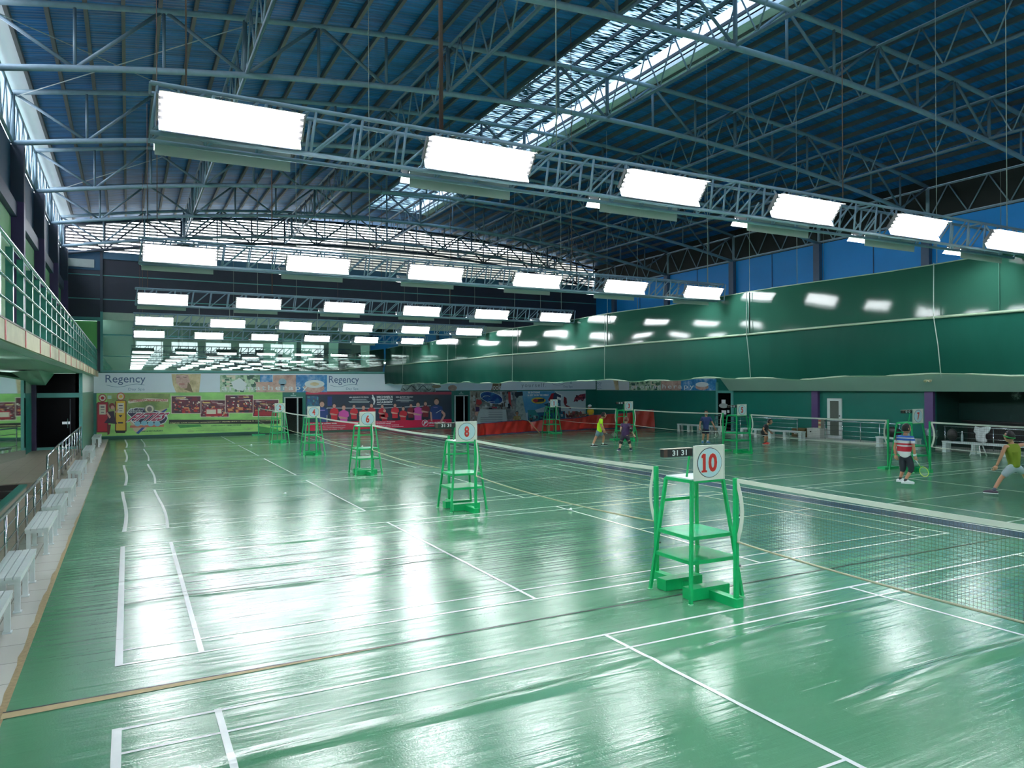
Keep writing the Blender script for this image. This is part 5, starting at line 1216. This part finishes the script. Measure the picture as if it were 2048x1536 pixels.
B.shp('crowd_picture', M_picture('printed_brown_crowd', [C(60, 50, 50), C(150, 110, 96), C(90, 70, 70)], 4.0, 5.0), [[(1140, 826), (1152, 822), (1171, 828), (1171, 842), (1138, 844)]], 3)
B.shp('bike_picture', M('printed_teal_bike', C(60, 140, 140), 0.5, 0, 0.3, 6), [[(1055, 820), (1070, 820), (1078, 832), (1076, 848), (1060, 846)]], 3)

# ================================================================ PEOPLE
SKIN = M('warm_skin', C(186, 134, 104), 0.5, 0, 0.06, 10); SKIN2 = M('pale_skin', C(204, 160, 136), 0.5, 0, 0.06, 10)
HAIR = M('black_hair', C(22, 18, 18), 0.5, 0, 0.3, 40)
def skin_mesh(pts, edges, root, sub=2):
    """pts: name -> (x, y, z, radius or (rx, ry)); one smooth tapered surface grown round the skeleton"""
    names = list(pts); idx = {n: i for i, n in enumerate(names)}
    me = bpy.data.meshes.new('sk'); me.from_pydata([tuple(pts[n][:3]) for n in names], [(idx[a], idx[b]) for a, b in edges], [])
    o = bpy.data.objects.new('sk', me); COL.objects.link(o)
    o.modifiers.new('s', 'SKIN'); 
    lay = me.skin_vertices[0] if len(me.skin_vertices) else None
    if lay is None:
        bm = bmesh.new(); bm.from_mesh(me); bm.verts.layers.skin.verify(); bm.to_mesh(me); bm.free(); lay = me.skin_vertices[0]
    for n in names:
        r = pts[n][3]; lay.data[idx[n]].radius = r if isinstance(r, tuple) else (r, r)
        lay.data[idx[n]].use_root = (n == root)
    m = o.modifiers.new('u', 'SUBSURF'); m.levels = sub; m.render_levels = sub
    dg = bpy.context.evaluated_depsgraph_get(); dg.update()
    out = bpy.data.meshes.new_from_object(o.evaluated_get(dg))
    bpy.data.objects.remove(o); bpy.data.meshes.remove(me)
    return [v.co.copy() for v in out.vertices], [tuple(p.vertices) for p in out.polygons]
UP = Vector((0, 0, 1)); RT = Vector((math.cos(YAW), -math.sin(YAW), 0))
def head_into(mb, c, r, fwd):
    """skull with brow, nose, ears and chin; fwd = the way the face looks"""
    f = Vector(fwd); f.z = 0; f.normalize(); s = f.cross(UP).normalized(); c = Vector(c)
    base = len(mb.v); mb.ball((0, 0, 0), 1, 1, 1, 20, 14)
    for i in range(base, len(mb.v)):
        a, b, z = mb.v[i]; x = a; y = b                       # x across, y forward
        wv = 0.80*r*(1 - 0.18*max(0, -z)); fy = 0.98*r*(1 - 0.10*max(0, -z))
        X, Y, Z = x*wv, y*fy, z*1.22*r
        if y > 0.5 and abs(x) < 0.28 and -0.35 < z < 0.15: Y += 0.20*r*(1-abs(x)/0.28)*(0.6-0.8*z)   # nose
        if y > 0.5 and 0.15 < abs(x) < 0.6 and 0.02 < z < 0.25: Y -= 0.06*r                          # eye hollows
        if y > 0.4 and z < -0.75: Y += 0.10*r                                                        # chin
        mb.v[i] = tuple(c + s*X + f*Y + UP*Z)
    for sg in (-1, 1):                                                                               # ears
        e = c + s*(0.82*r*sg) - f*0.02*r; mb.ball(e, 0.12*r, 0.14*r, 0.26*r, 8, 6)
    return f, s
def hand_into(mb, w, d, palm_n, size, curl=0.5):
    """palm with four fingers of different lengths and a thumb from its side"""
    w, d, pn = Vector(w), Vector(d).normalized(), Vector(palm_n).normalized(); s = d.cross(pn).normalized(); pn = s.cross(d).normalized()
    L = size; mb.path([w, w + d*0.25*L, w + d*0.5*L], [0.20*L, 0.25*L, 0.22*L], 8)
    for k, ln in enumerate((0.40, 0.46, 0.43, 0.33)):
        b = w + d*0.47*L + s*(k-1.5)*0.11*L; p1 = b + (d*math.cos(curl*0.6) + pn*math.sin(curl*0.6))*ln*0.45*L
        p2 = p1 + (d*math.cos(curl*1.5) + pn*math.sin(curl*1.5))*ln*0.35*L; p3 = p2 + (d*math.cos(curl*2.3) + pn*math.sin(curl*2.3))*ln*0.28*L
        mb.path([b, p1, p2, p3], [0.055*L, 0.052*L, 0.046*L, 0.036*L], 6)
    b = w + d*0.16*L - s*0.20*L; p1 = b + (d*0.7 - s*0.6 + pn*0.3).normalized()*0.22*L; mb.path([b, p1, p1 + (d + pn*0.5).normalized()*0.18*L], [0.07*L, 0.06*L, 0.045*L], 6)
def person(name_label, J, depth, face, hair, shirt, shorts, shoes, socks=None, skin=SKIN, group=None, height=1.68, sleeve=0.55, shortlen=0.75, slim=1.0, hands=True, seat=False, torso=1.0, shirt_parts=None):
    """J: joint -> (px, py, dy) read on the photo, dy metres away from the camera"""
    def W(k):
        px, py, dy = J[k]; return at_depth(px, py, depth) + FWD*dy
    jt = {k: W(k) for k in J}; k_ = height/1.68
    lowest = min(jt['ankL'].z, jt['ankR'].z)
    foot = on_floor(*J['base'][:2]) if 'base' in J else Vector((0, 0, 0))
    org = Vector(((jt['ankL'].x+jt['ankR'].x)/2, (jt['ankL'].y+jt['ankR'].y)/2, 0))
    t = thing('person', name_label, 'person', tuple(org), group)
    R = lambda r: r*k_*slim
    ch, pe, ne = jt['chest'], jt['pelvis'], jt['neck']
    pts = {'pelvis': (*pe, (R(.088), R(.075))), 'waist': (*pe.lerp(ch, .5), (R(.085)*torso, R(.070)*torso)), 'chest': (*ch, (R(.088)*torso, R(.070)*torso)), 'neckb': (*ne, R(.062)), 'head0': (*ne.lerp(jt['head'], .45), R(.052))}
    ed = [('pelvis', 'waist'), ('waist', 'chest'), ('chest', 'neckb'), ('neckb', 'head0')]
    for s in 'LR':
        pts['sh'+s] = (*jt['sh'+s], R(.054)); pts['el'+s] = (*jt['el'+s], R(.042)); pts['wr'+s] = (*jt['wr'+s], R(.029))
        pts['up'+s] = (*jt['sh'+s].lerp(jt['el'+s], .5), R(.050)); pts['fo'+s] = (*jt['el'+s].lerp(jt['wr'+s], .35), R(.041))
        pts['hip'+s] = (*jt['hip'+s], R(.078)); pts['kn'+s] = (*jt['kn'+s], R(.056)); pts['an'+s] = (*jt['ank'+s], R(.038))
        pts['th'+s] = (*jt['hip'+s].lerp(jt['kn'+s], .45), R(.078)); pts['ca'+s] = (*jt['kn'+s].lerp(jt['ank'+s], .35), R(.055))
        ed += [('chest', 'sh'+s), ('sh'+s, 'up'+s), ('up'+s, 'el'+s), ('el'+s, 'fo'+s), ('fo'+s, 'wr'+s), ('pelvis', 'hip'+s), ('hip'+s, 'th'+s), ('th'+s, 'kn'+s), ('kn'+s, 'ca'+s), ('ca'+s, 'an'+s)]
    v, f = skin_mesh(pts, ed, 'pelvis', 2)
    mb = MB(); mb.add(v, f); fw, sd = head_into(mb, jt['head'], R(.112)/slim, face)
    if hands:
        for s in 'LR': hand_into(mb, jt['wr'+s], jt['wr'+s]-jt['el'+s], fw, .19*k_, 1.0)
    body = mb.build('body', skin, t, True)
    # clothes
    g = 1.22
    if shirt:
        lo = pe - UP*0.085
        sp = {'a': (*lo, (R(.165)*torso, R(.135)*torso)), 'b': (*pe.lerp(ch, .5), (R(.158)*torso, R(.13)*torso)), 'c': (*ch, (R(.176)*torso, R(.145)*torso)), 'd': (*ch.lerp(ne, .72), R(.085))}
        se = [('a', 'b'), ('b', 'c'), ('c', 'd')]
        for s in 'LR':
            sp['s'+s] = (*jt['sh'+s], R(.078 if sleeve else .066)); se.append(('c', 's'+s))
            if sleeve: sp['e'+s] = (*jt['sh'+s].lerp(jt['el'+s], sleeve+.15), R(.068)); se.append(('s'+s, 'e'+s))
        v, f = skin_mesh(sp, se, 'b', 2); MB().add(v, f).build('shirt', shirt, t, True)
        if shirt_parts:
            for (nm, z0, z1, mt) in shirt_parts:       # bands of another colour sewn round the shirt
                bm = bmesh.new(); vv = [bm.verts.new(p) for p in v]
                for fc in f:
                    try: bm.faces.new([vv[q] for q in fc])
                    except ValueError: pass
                bm.normal_update()
                for p in bm.verts: p.co += p.normal*0.005
                for z_, sgn in ((z0, 1), (z1, -1)):
                    bmesh.ops.bisect_plane(bm, geom=list(bm.verts)+list(bm.edges)+list(bm.faces), plane_co=(0, 0, z_), plane_no=(0, 0, -sgn), clear_outer=True)
                m2 = MB(); bm.verts.index_update(); m2.add([p.co.copy() for p in bm.verts], [[q.index for q in fc.verts] for fc in bm.faces]); bm.free()
                m2.build(nm, mt, t, True)
    sp = {'a': (*(pe + UP*0.06), (R(.150), R(.122))), 'p': (*(pe-UP*0.03), (R(.15), R(.122)))}; se = [('a', 'p')]
    for s in 'LR':
        sp['h'+s] = (*jt['hip'+s], R(.108)); sp['m'+s] = (*jt['hip'+s].lerp(jt['kn'+s], shortlen*.55), R(.100)); se += [('p', 'h'+s), ('h'+s, 'm'+s)]
        if shortlen <= 1: sp['k'+s] = (*jt['hip'+s].lerp(jt['kn'+s], shortlen), R(.092))
        else:
            sp['k'+s] = (*jt['kn'+s], R(.082)); sp['q'+s] = (*jt['kn'+s].lerp(jt['ank'+s], shortlen-1), R(.074)); se.append(('k'+s, 'q'+s))
        se.append(('m'+s, 'k'+s))
    v, f = skin_mesh(sp, se, 'p', 2); MB().add(v, f).build('shorts', shorts, t, True)
    for s in 'LR':
        a = jt['ank'+s]; toe = W('toe'+s); d = (toe-a); d.z = 0; dn = d.normalized() if d.length > 1e-3 else fw
        base = Vector((a.x, a.y, max(0.0, a.z-0.085*k_)))
        if seat: base.z = max(0, a.z-0.08)
        heel = base - dn*0.06*k_ + UP*0.035*k_; tip = base + dn*0.19*k_ + UP*0.03*k_; mid = base + dn*0.06*k_ + UP*0.045*k_
        sm = MB().path([heel - dn*0.03*k_, heel, mid, tip, tip + dn*0.03*k_], [0.018*k_, 0.040*k_, 0.047*k_, 0.036*k_, 0.014*k_], 10)
        sm.v = [(x, y, max(z, base.z+0.002)) for x, y, z in sm.v]
        sh = sm.build('shoe', shoes, t, True)
        so = MB().bar(base + dn*(-0.09)*k_ + UP*0.008, base + dn*0.21*k_ + UP*0.008, 0.085*k_, 0.016).build('shoe_sole', WHITE, sh)
        MB().path([base + UP*0.05*k_, a + (jt['kn'+s]-a)*0.14], [R(.044), R(.043)], 10).build('sock', socks or WHITE, t, True)
    # hair as a cap over the skull
    mb = MB(); mb.ball((0, 0, 0), 1, 1, 1, 20, 14); hr = R(.112)/slim; ids = {}
    vs = []
    for (a, b, z) in mb.v: vs.append(Vector((a, b, z)))
    fs = [fc for fc in mb.f if not (min(vs[i].y for i in fc) > 0.10 and min(vs[i].z for i in fc) < 0.48) and min(vs[i].z for i in fc) > -0.55]
    hb = MB(); hb.v = [tuple(jt['head'] + sd*(p.x*0.90*hr) + fw*(p.y*1.04*hr - 0.04*hr) + UP*(p.z*1.26*hr + 0.07*hr)) for p in vs]; hb.f = fs
    h = hb.build('hair', hair, t, True); h.modifiers.new('s', 'SOLIDIFY').thickness = 0.012
    # face marks
    mb = MB()
    for sg in (-1, 1): mb.ball(jt['head'] + fw*0.93*hr + sd*0.32*hr*sg + UP*0.10*hr, 0.012, 0.012, 0.008, 8, 6)
    mb.build('eyes', BLACK, t, True)
    MB().path([jt['head'] + fw*0.93*hr + sd*(-0.22*hr) - UP*0.52*hr, jt['head'] + fw*0.99*hr - UP*0.53*hr, jt['head'] + fw*0.93*hr + sd*0.22*hr - UP*0.52*hr], 0.006, 6).build('mouth', M('lip_colour', C(140, 80, 74), 0.5), t, True)
    return t, jt, fw
def racket(hand, head, label, frame, face_n=None):
    hand, head = Vector(hand), Vector(head); d = (head-hand).normalized(); t = thing('badminton_racket', label, 'racket', tuple(hand))
    n = Vector(face_n) if face_n is not None else FWD.copy(); s = d.cross(n).normalized()
    MB().tube(hand - d*0.06, hand + d*0.12, 0.015, 8).build('grip', WHITE, t, True)
    MB().tube(hand + d*0.12, head - d*0.13, 0.0055, 6).build('shaft', frame, t, True)
    N = 24; ring = [head + d*0.135*math.cos(2*math.pi*i/N) + s*0.105*math.sin(2*math.pi*i/N) for i in range(N)]
    MB().path(ring, 0.008, 6, True).build('frame', frame, t, True)
    mb = MB()
    for k in range(-7, 8):
        a = k/8; w_ = math.sqrt(1-a*a); mb.bar(head + s*0.105*a - d*0.135*w_, head + s*0.105*a + d*0.135*w_, 0.0016); mb.bar(head + d*0.135*a - s*0.105*w_, head + d*0.135*a + s*0.105*w_, 0.0016)
    mb.build('strings', M('pale_strings', C(210, 220, 200), 0.5), t)
    return t
def D(px, py): return depth_of(on_floor(px, py))
right = RT

d1_ = D(1198, 895)
t, jt, fw = person('person in a neon yellow-green shirt and grey shorts stepping right with a racket', dict(
    head=(1207.6, 830.5, 0), neck=(1204.2, 836, 0), chest=(1200, 844.5, 0), pelvis=(1198.6, 862, 0), shL=(1201, 839.5, -.17), elL=(1201, 852, -.24), wrL=(1206.5, 861.5, -.20),
    shR=(1202.5, 839.5, .17), elR=(1206, 850, .24), wrR=(1208.6, 859, .16), hipL=(1196.4, 865, -.08), hipR=(1200, 865, .08), knL=(1190.8, 875.5, -.1), ankL=(1185, 888.8, -.1), toeL=(1190, 891, -.12),
    knR=(1208, 873.5, .10), ankR=(1206.6, 887.8, .12), toeR=(1213, 889, .1)), d1_, right*0.95 + FWD*0.2, HAIR,
    M('neon_yellow_green_cloth', C(190, 255, 30), 0.6, 0, 0.1, 5, 0.3), M('grey_blue_shorts', C(104, 128, 136), 0.7, 0, 0.15, 6), BLACK, WHITE)
racket(jt['wrL'] + (jt['wrL']-jt['elL']).normalized()*0.09, at_depth(1228.5, 869.5, d1_-.2), 'dark-framed racket held low by the player in the neon shirt', M('dark_racket_frame', C(52, 48, 50), 0.4))
d2_ = D(1249, 903)
t, jt, fw = person('person seen from behind in a dark purple shirt with black knee supports, reddish hair', dict(
    head=(1252.4, 840, 0), neck=(1251.8, 845.6, 0), chest=(1250.6, 853, 0), pelvis=(1249.2, 869.5, .03), shL=(1243.8, 849.2, 0), elL=(1241.6, 858.5, -.05), wrL=(1243.5, 862, .22),
    shR=(1258.5, 849.2, 0), elR=(1262, 859.5, -.05), wrR=(1267.6, 870, .05), hipL=(1245.6, 873, 0), hipR=(1253.8, 873, 0), knL=(1242.2, 884.5, .03), ankL=(1238.8, 897.6, -.03), toeL=(1235.6, 894, .25),
    knR=(1259, 884.3, .03), ankR=(1261.2, 897, -.03), toeR=(1264.8, 893.5, .25)), d2_, FWD + right*0.45, M('reddish_brown_hair', C(104, 58, 48), 0.5, 0, 0.3, 40),
    M('dark_purple_pattern_cloth', C(66, 36, 84), 0.6, 0, 0.5, 9), M('charcoal_shorts', C(48, 46, 62), 0.7), M('navy_shoe', C(42, 36, 74), 0.5), M('black_sock', C(20, 20, 28), 0.7), SKIN2)
for s in 'LR':
    MB().path([jt['kn'+s] + (jt['hip'+s]-jt['kn'+s])*.22, jt['kn'+s], jt['kn'+s] + (jt['ank'+s]-jt['kn'+s])*.28], [0.078, 0.075, 0.066], 12).build('knee_support', M('black_neoprene', C(24, 26, 30), 0.7), t, True)
MB().path([jt['elR'] + (jt['shR']-jt['elR'])*.2, jt['elR'], jt['elR'] + (jt['wrR']-jt['elR'])*.25], [0.058, 0.055, 0.05], 12).build('elbow_support', M('black_neoprene', C(0, 0, 0)), t, True)
MB().ball(jt['head'] - (FWD + right*0.45).normalized()*0.135 + UP*0.02, 0.05, 0.05, 0.05).build('hair_bun', M('reddish_brown_hair', C(0, 0, 0)), t, True)
d3_ = D(1410, 888)
t, jt, fw = person('person in a navy T-shirt and dark shorts standing facing the camera with a racket', dict(
    head=(1412.4, 826.3, 0), neck=(1412, 832.5, 0), chest=(1412, 840.5, 0), pelvis=(1411.4, 857, 0), shL=(1404.4, 835.3, 0), elL=(1400.2, 846.5, 0), wrL=(1398.3, 856, -.1),
    shR=(1419.6, 835.3, 0), elR=(1425.2, 846.5, 0), wrR=(1428.6, 855.8, -.1), hipL=(1408.2, 860, 0), hipR=(1414.6, 860, 0), knL=(1406.6, 871, -.03), ankL=(1405, 882.4, 0), toeL=(1402, 886, -.25),
    knR=(1415.4, 871, -.03), ankR=(1415, 882.4, 0), toeR=(1418, 886, -.25)), d3_, -FWD, HAIR,
    M('navy_cloth', C(28, 50, 104), 0.7, 0, 0.1, 6), M('dark_navy_shorts', C(20, 22, 50), 0.7), M('blue_white_shoe', C(60, 110, 190), 0.5), WHITE)
racket(jt['wrR'] + Vector((0, 0, -.09)), at_depth(1433, 869.5, d3_), 'racket hanging from the hand of the navy-shirt player', M('dark_racket_frame', C(0, 0, 0)))
d4_ = D(1531, 890)
t, jt, fw = person('person in a black shirt and red shoes bending forward near the second right umpire chair', dict(
    head=(1539.4, 843.6, -.05), neck=(1536, 848, 0), chest=(1531.8, 853.6, 0), pelvis=(1528.5, 864.5, .1), shL=(1528.5, 850.5, -.15), elL=(1523, 857.8, -.2), wrL=(1526.8, 863.8, -.24),
    shR=(1536.4, 851.5, .15), elR=(1538.5, 859, .18), wrR=(1541, 864, -.02), hipL=(1526.8, 867, .0), hipR=(1530.8, 867, .15), knL=(1529.6, 876, -.1), ankL=(1528.6, 885.6, .0), toeL=(1532, 888, -.1),
    knR=(1536.4, 875.6, .1), ankR=(1533.8, 884.6, .15), toeR=(1537.5, 887, .05)), d4_, right*0.8 - FWD*0.5, HAIR,
    M('black_pink_cloth', C(28, 24, 36), 0.7, 0, 0.4, 5), M('black_shorts', C(22, 22, 28), 0.7), M('red_shoe', C(214, 50, 44), 0.5), M('black_sock', C(0, 0, 0)), SKIN, None, 1.6)
d5_ = D(1810, 973)
jn = dict(head=(1813, 857.5, 0), neck=(1810.6, 868.5, 0), chest=(1809, 882, 0), pelvis=(1811, 910.5, 0), shL=(1800.5, 874.8, .12), elL=(1795, 896, .16), wrL=(1797, 911.5, .14),
    shR=(1818, 875.5, -.15), elR=(1818.6, 895.5, -.22), wrR=(1822.6, 911, -.18), hipL=(1807, 916, .06), hipR=(1815.6, 916, -.06), knL=(1807.6, 938.5, .04), ankL=(1803.4, 957.6, .08), toeL=(1811, 967, .0),
    knR=(1819, 938.5, -.1), ankR=(1807.6, 960, -.06), toeR=(1818.6, 972, -.15))
zz = lambda py: at_depth(1808, py, d5_).z
t, jt, fw = person('person in a red, white and blue striped shirt standing side-on with a yellow racket', jn, d5_, right*1.0 + FWD*0.05, HAIR,
    M('white_stripe_cloth', C(232, 234, 236), 0.6, 0, 0.05, 6), M('navy_black_three_quarter_trousers', C(22, 30, 42), 0.7), WHITE, M('black_sock', C(0, 0, 0)), SKIN, None, 1.72, 0.5, 1.35, torso=1.08,
    shirt_parts=(('blue_stripe', zz(874.5), zz(870.8), M('royal_blue_cloth', C(36, 96, 190), 0.6)), ('blue_stripe', zz(880.5), zz(876.5), M('royal_blue_cloth', C(0, 0, 0))), ('red_stripe', zz(889.5), zz(886), M('crimson_cloth', C(190, 24, 50), 0.6)), ('red_stripe', zz(902.5), zz(892.5), M('crimson_cloth', C(0, 0, 0)))), slim=0.9)
MB().path([jt['wrR'] + (jt['elR']-jt['wrR'])*.28, jt['wrR'] + (jt['elR']-jt['wrR'])*.02], [0.046, 0.042], 12).build('wristband', WHITE, t, True)
YEL = M('yellow_racket_frame', C(214, 232, 80), 0.4)
racket(jt['wrR'] + (jt['wrR']-jt['elR']).normalized()*0.10, at_depth(1848, 943.5, d5_-.2), 'bright yellow racket held low by the player in the striped shirt', YEL)
d6_ = D(1978, 991)
t, jt, fw = person('person seen from behind in an olive green sleeveless vest lunging at the right edge', dict(
    head=(2018.5, 873.5, 0), neck=(2022, 884, 0), chest=(2025, 899, 0), pelvis=(2029, 930, 0), shL=(2011.5, 891.5, 0), elL=(2002.5, 912, 0), wrL=(1992.8, 932, 0),
    shR=(2038.5, 890.5, 0), elR=(2056, 889, .1), wrR=(2072, 878, .25), hipL=(2022.5, 936, 0), hipR=(2035, 936, 0), knL=(2009, 957, .12), ankL=(1987.5, 980, .0), toeL=(1979.5, 986, .08),
    knR=(2058, 948, .2), ankR=(2070, 978, .1), toeR=(2080, 984, .2)), d6_, FWD*0.9 - right*0.5, M('black_hair', C(0, 0, 0)),
    M('olive_green_vest_cloth', C(116, 134, 20), 0.7, 0, 0.12, 6), M('light_grey_shorts', C(168, 182, 190), 0.7, 0, 0.1, 6), M('dark_maroon_shoe', C(70, 56, 74), 0.5), M('grey_sock', C(70, 82, 96), 0.7), SKIN, None, 1.72, 0, 0.85, 0.95)
n_ = (FWD*0.9 - right*0.5).normalized()
MB().path([jt['head'] + Vector((0.115*math.cos(a), 0.115*math.sin(a), 0.0 + 0.03*math.sin(a))) for a in [2*math.pi*i/16 for i in range(16)]], 0.016, 8, True).build('headband', M('green_headband', C(40, 140, 70), 0.6), t, True)
# people behind the red sheet
def spectator(cx, topy, Y, label, shirt, hair, seated=True, face=-1, cap=None, X=None):
    p = on_y(cx, topy, Y); d = depth_of(p); s = FPX/d; H = p.z
    if seated:
        J = dict(head=(cx, topy+.12*s, 0), neck=(cx, topy+.27*s, 0), chest=(cx, topy+.45*s, 0.02), pelvis=(cx+1, topy+.82*s, 0.1), shL=(cx-.17*s, topy+.34*s, 0), elL=(cx-.24*s, topy+.60*s, -.1), wrL=(cx-.10*s, topy+.76*s, -.35),
             shR=(cx+.17*s, topy+.34*s, 0), elR=(cx+.24*s, topy+.60*s, -.1), wrR=(cx+.10*s, topy+.76*s, -.35), hipL=(cx-.09*s, topy+.86*s, 0.05), hipR=(cx+.09*s, topy+.86*s, 0.05),
             knL=(cx-.16*s, topy+.84*s, -.4), knR=(cx+.16*s, topy+.84*s, -.4), ankL=(cx-.16*s, topy+1.20*s, -.35), ankR=(cx+.16*s, topy+1.20*s, -.35), toeL=(cx-.18*s, topy+1.2*s, -.6), toeR=(cx+.18*s, topy+1.2*s, -.6))
    else:
        J = dict(head=(cx-.03*s, topy+.12*s, 0), neck=(cx, topy+.26*s, 0), chest=(cx+.02*s, topy+.45*s, 0), pelvis=(cx+.03*s, topy+.78*s, 0), shL=(cx-.15*s, topy+.33*s, 0), elL=(cx-.18*s, topy+.58*s, -.1), wrL=(cx-.30*s, topy+.62*s, -.25),
             shR=(cx+.17*s, topy+.33*s, 0), elR=(cx+.20*s, topy+.60*s, 0), wrR=(cx+.16*s, topy+.80*s, -.1), hipL=(cx-.07*s, topy+.84*s, 0), hipR=(cx+.1*s, topy+.84*s, 0), knL=(cx-.08*s, topy+1.2*s, 0), knR=(cx+.1*s, topy+1.2*s, 0),
             ankL=(cx-.08*s, topy+1.58*s, 0), ankR=(cx+.1*s, topy+1.58*s, 0), toeL=(cx-.1*s, topy+1.6*s, -.2), toeR=(cx+.1*s, topy+1.6*s, -.2))
    t, jt, fw = person(label, J, d, FWD*face if seated else -RT, hair, shirt, M('dark_shorts', C(34, 34, 44), 0.7), M('dark_shoe', C(40, 40, 46), 0.5), None, SKIN, None, 1.62, 0.55, 0.9, 1.0)
    if cap:
        c = jt['head'] + UP*0.07; mb = MB(); mb.ball(c, 0.125, 0.125, 0.09, 14, 10); mb.bar(c + fw*0.08 - UP*0.02, c + fw*0.2 - UP*0.03, 0.15, 0.012); mb.build('cap', cap, t, True)
    return jt
ja = spectator(1180.6, 810.2, 32.0, 'person in a yellow shirt and white cap standing behind the red sheet', M('mustard_yellow_cloth', C(236, 192, 20), 0.6), HAIR, False, cap=WHITE)
jb = spectator(1094.5, 823.5, 34.2, 'person in black sitting with folded arms before the blue banner', M('black_cloth', C(20, 20, 22), 0.7), HAIR)
jc = spectator(1034, 823.0, 34.0, 'person in an olive camouflage shirt sitting before the notice on the blue banner', M('olive_camouflage_cloth', C(130, 120, 70), 0.7, 0, 0.6, 14), HAIR)
x0 = jc['pelvis'].x - 1.0; x1 = jb['pelvis'].x + 1.0; yb_ = jb['pelvis'].y; zs_ = min(jb['pelvis'].z, jc['pelvis'].z) - 0.14
t = thing('bench', 'white bench behind the red sheet that the two seated people share', 'bench', ((x0+x1)/2, yb_, 0))
MB().box(x0, x1, yb_-0.2, yb_+0.2, zs_-0.04, zs_).build('seat_board', WHITEPL, t)
for x in (x0+0.2, (x0+x1)/2, x1-0.2): MB().box(x-0.04, x+0.04, yb_-0.16, yb_+0.16, 0, zs_-0.04).build('leg', WHITEPL, t)

# livelier detail inside the printed pictures
busy(P, 441, 750.5, 519, 784, 3, 1.4, ((0, 1, 70, 5, 4, ('leaf', 'mint', 'pine', 'ivory')),))
busy(Q, 1258, 759, 1321, 780, 4, 1.4, ((0, 1, 40, 4, 3.5, ('leaf', 'mint', 'pine', 'ivory')),))
busy(B, 961, 783, 1030, 818, 5, 1.3, ((0, 1, 60, 4, 5, ('slate', 'stone', 'fog', 'umber', 'night')),))
busy(B, 942, 783, 957, 855, 6, 1.3, ((0, 1, 40, 2, 3, ('stone', 'umber', 'fog')),))
busy(B, 1057, 828, 1129, 852, 7, 3.4, ((0, 1, 60, 4, 3, ('aqua', 'slate', 'cobalt', 'fog', 'night', 'umber')),))
busy(B, 1124, 822, 1170, 850, 8, 3.4, ((0, 1, 60, 2.5, 3, ('brick', 'umber', 'maroon', 'ivory', 'stone', 'amber')),))
busy(B, 1149, 789, 1170, 803, 9, 3.4, ((0, 1, 26, 2, 2, ('brick', 'maroon', 'night', 'plum')),))
busy(B, 1094, 806, 1121, 825, 10, 3.4, ((0, 1, 26, 3, 3, ('slate', 'cobalt', 'aqua', 'night')),))
busy(A, 614, 793, 640, 817, 12, 1.5, ((0, 1, 22, 3, 3, ('slate', 'cobalt', 'night', 'aqua')),))
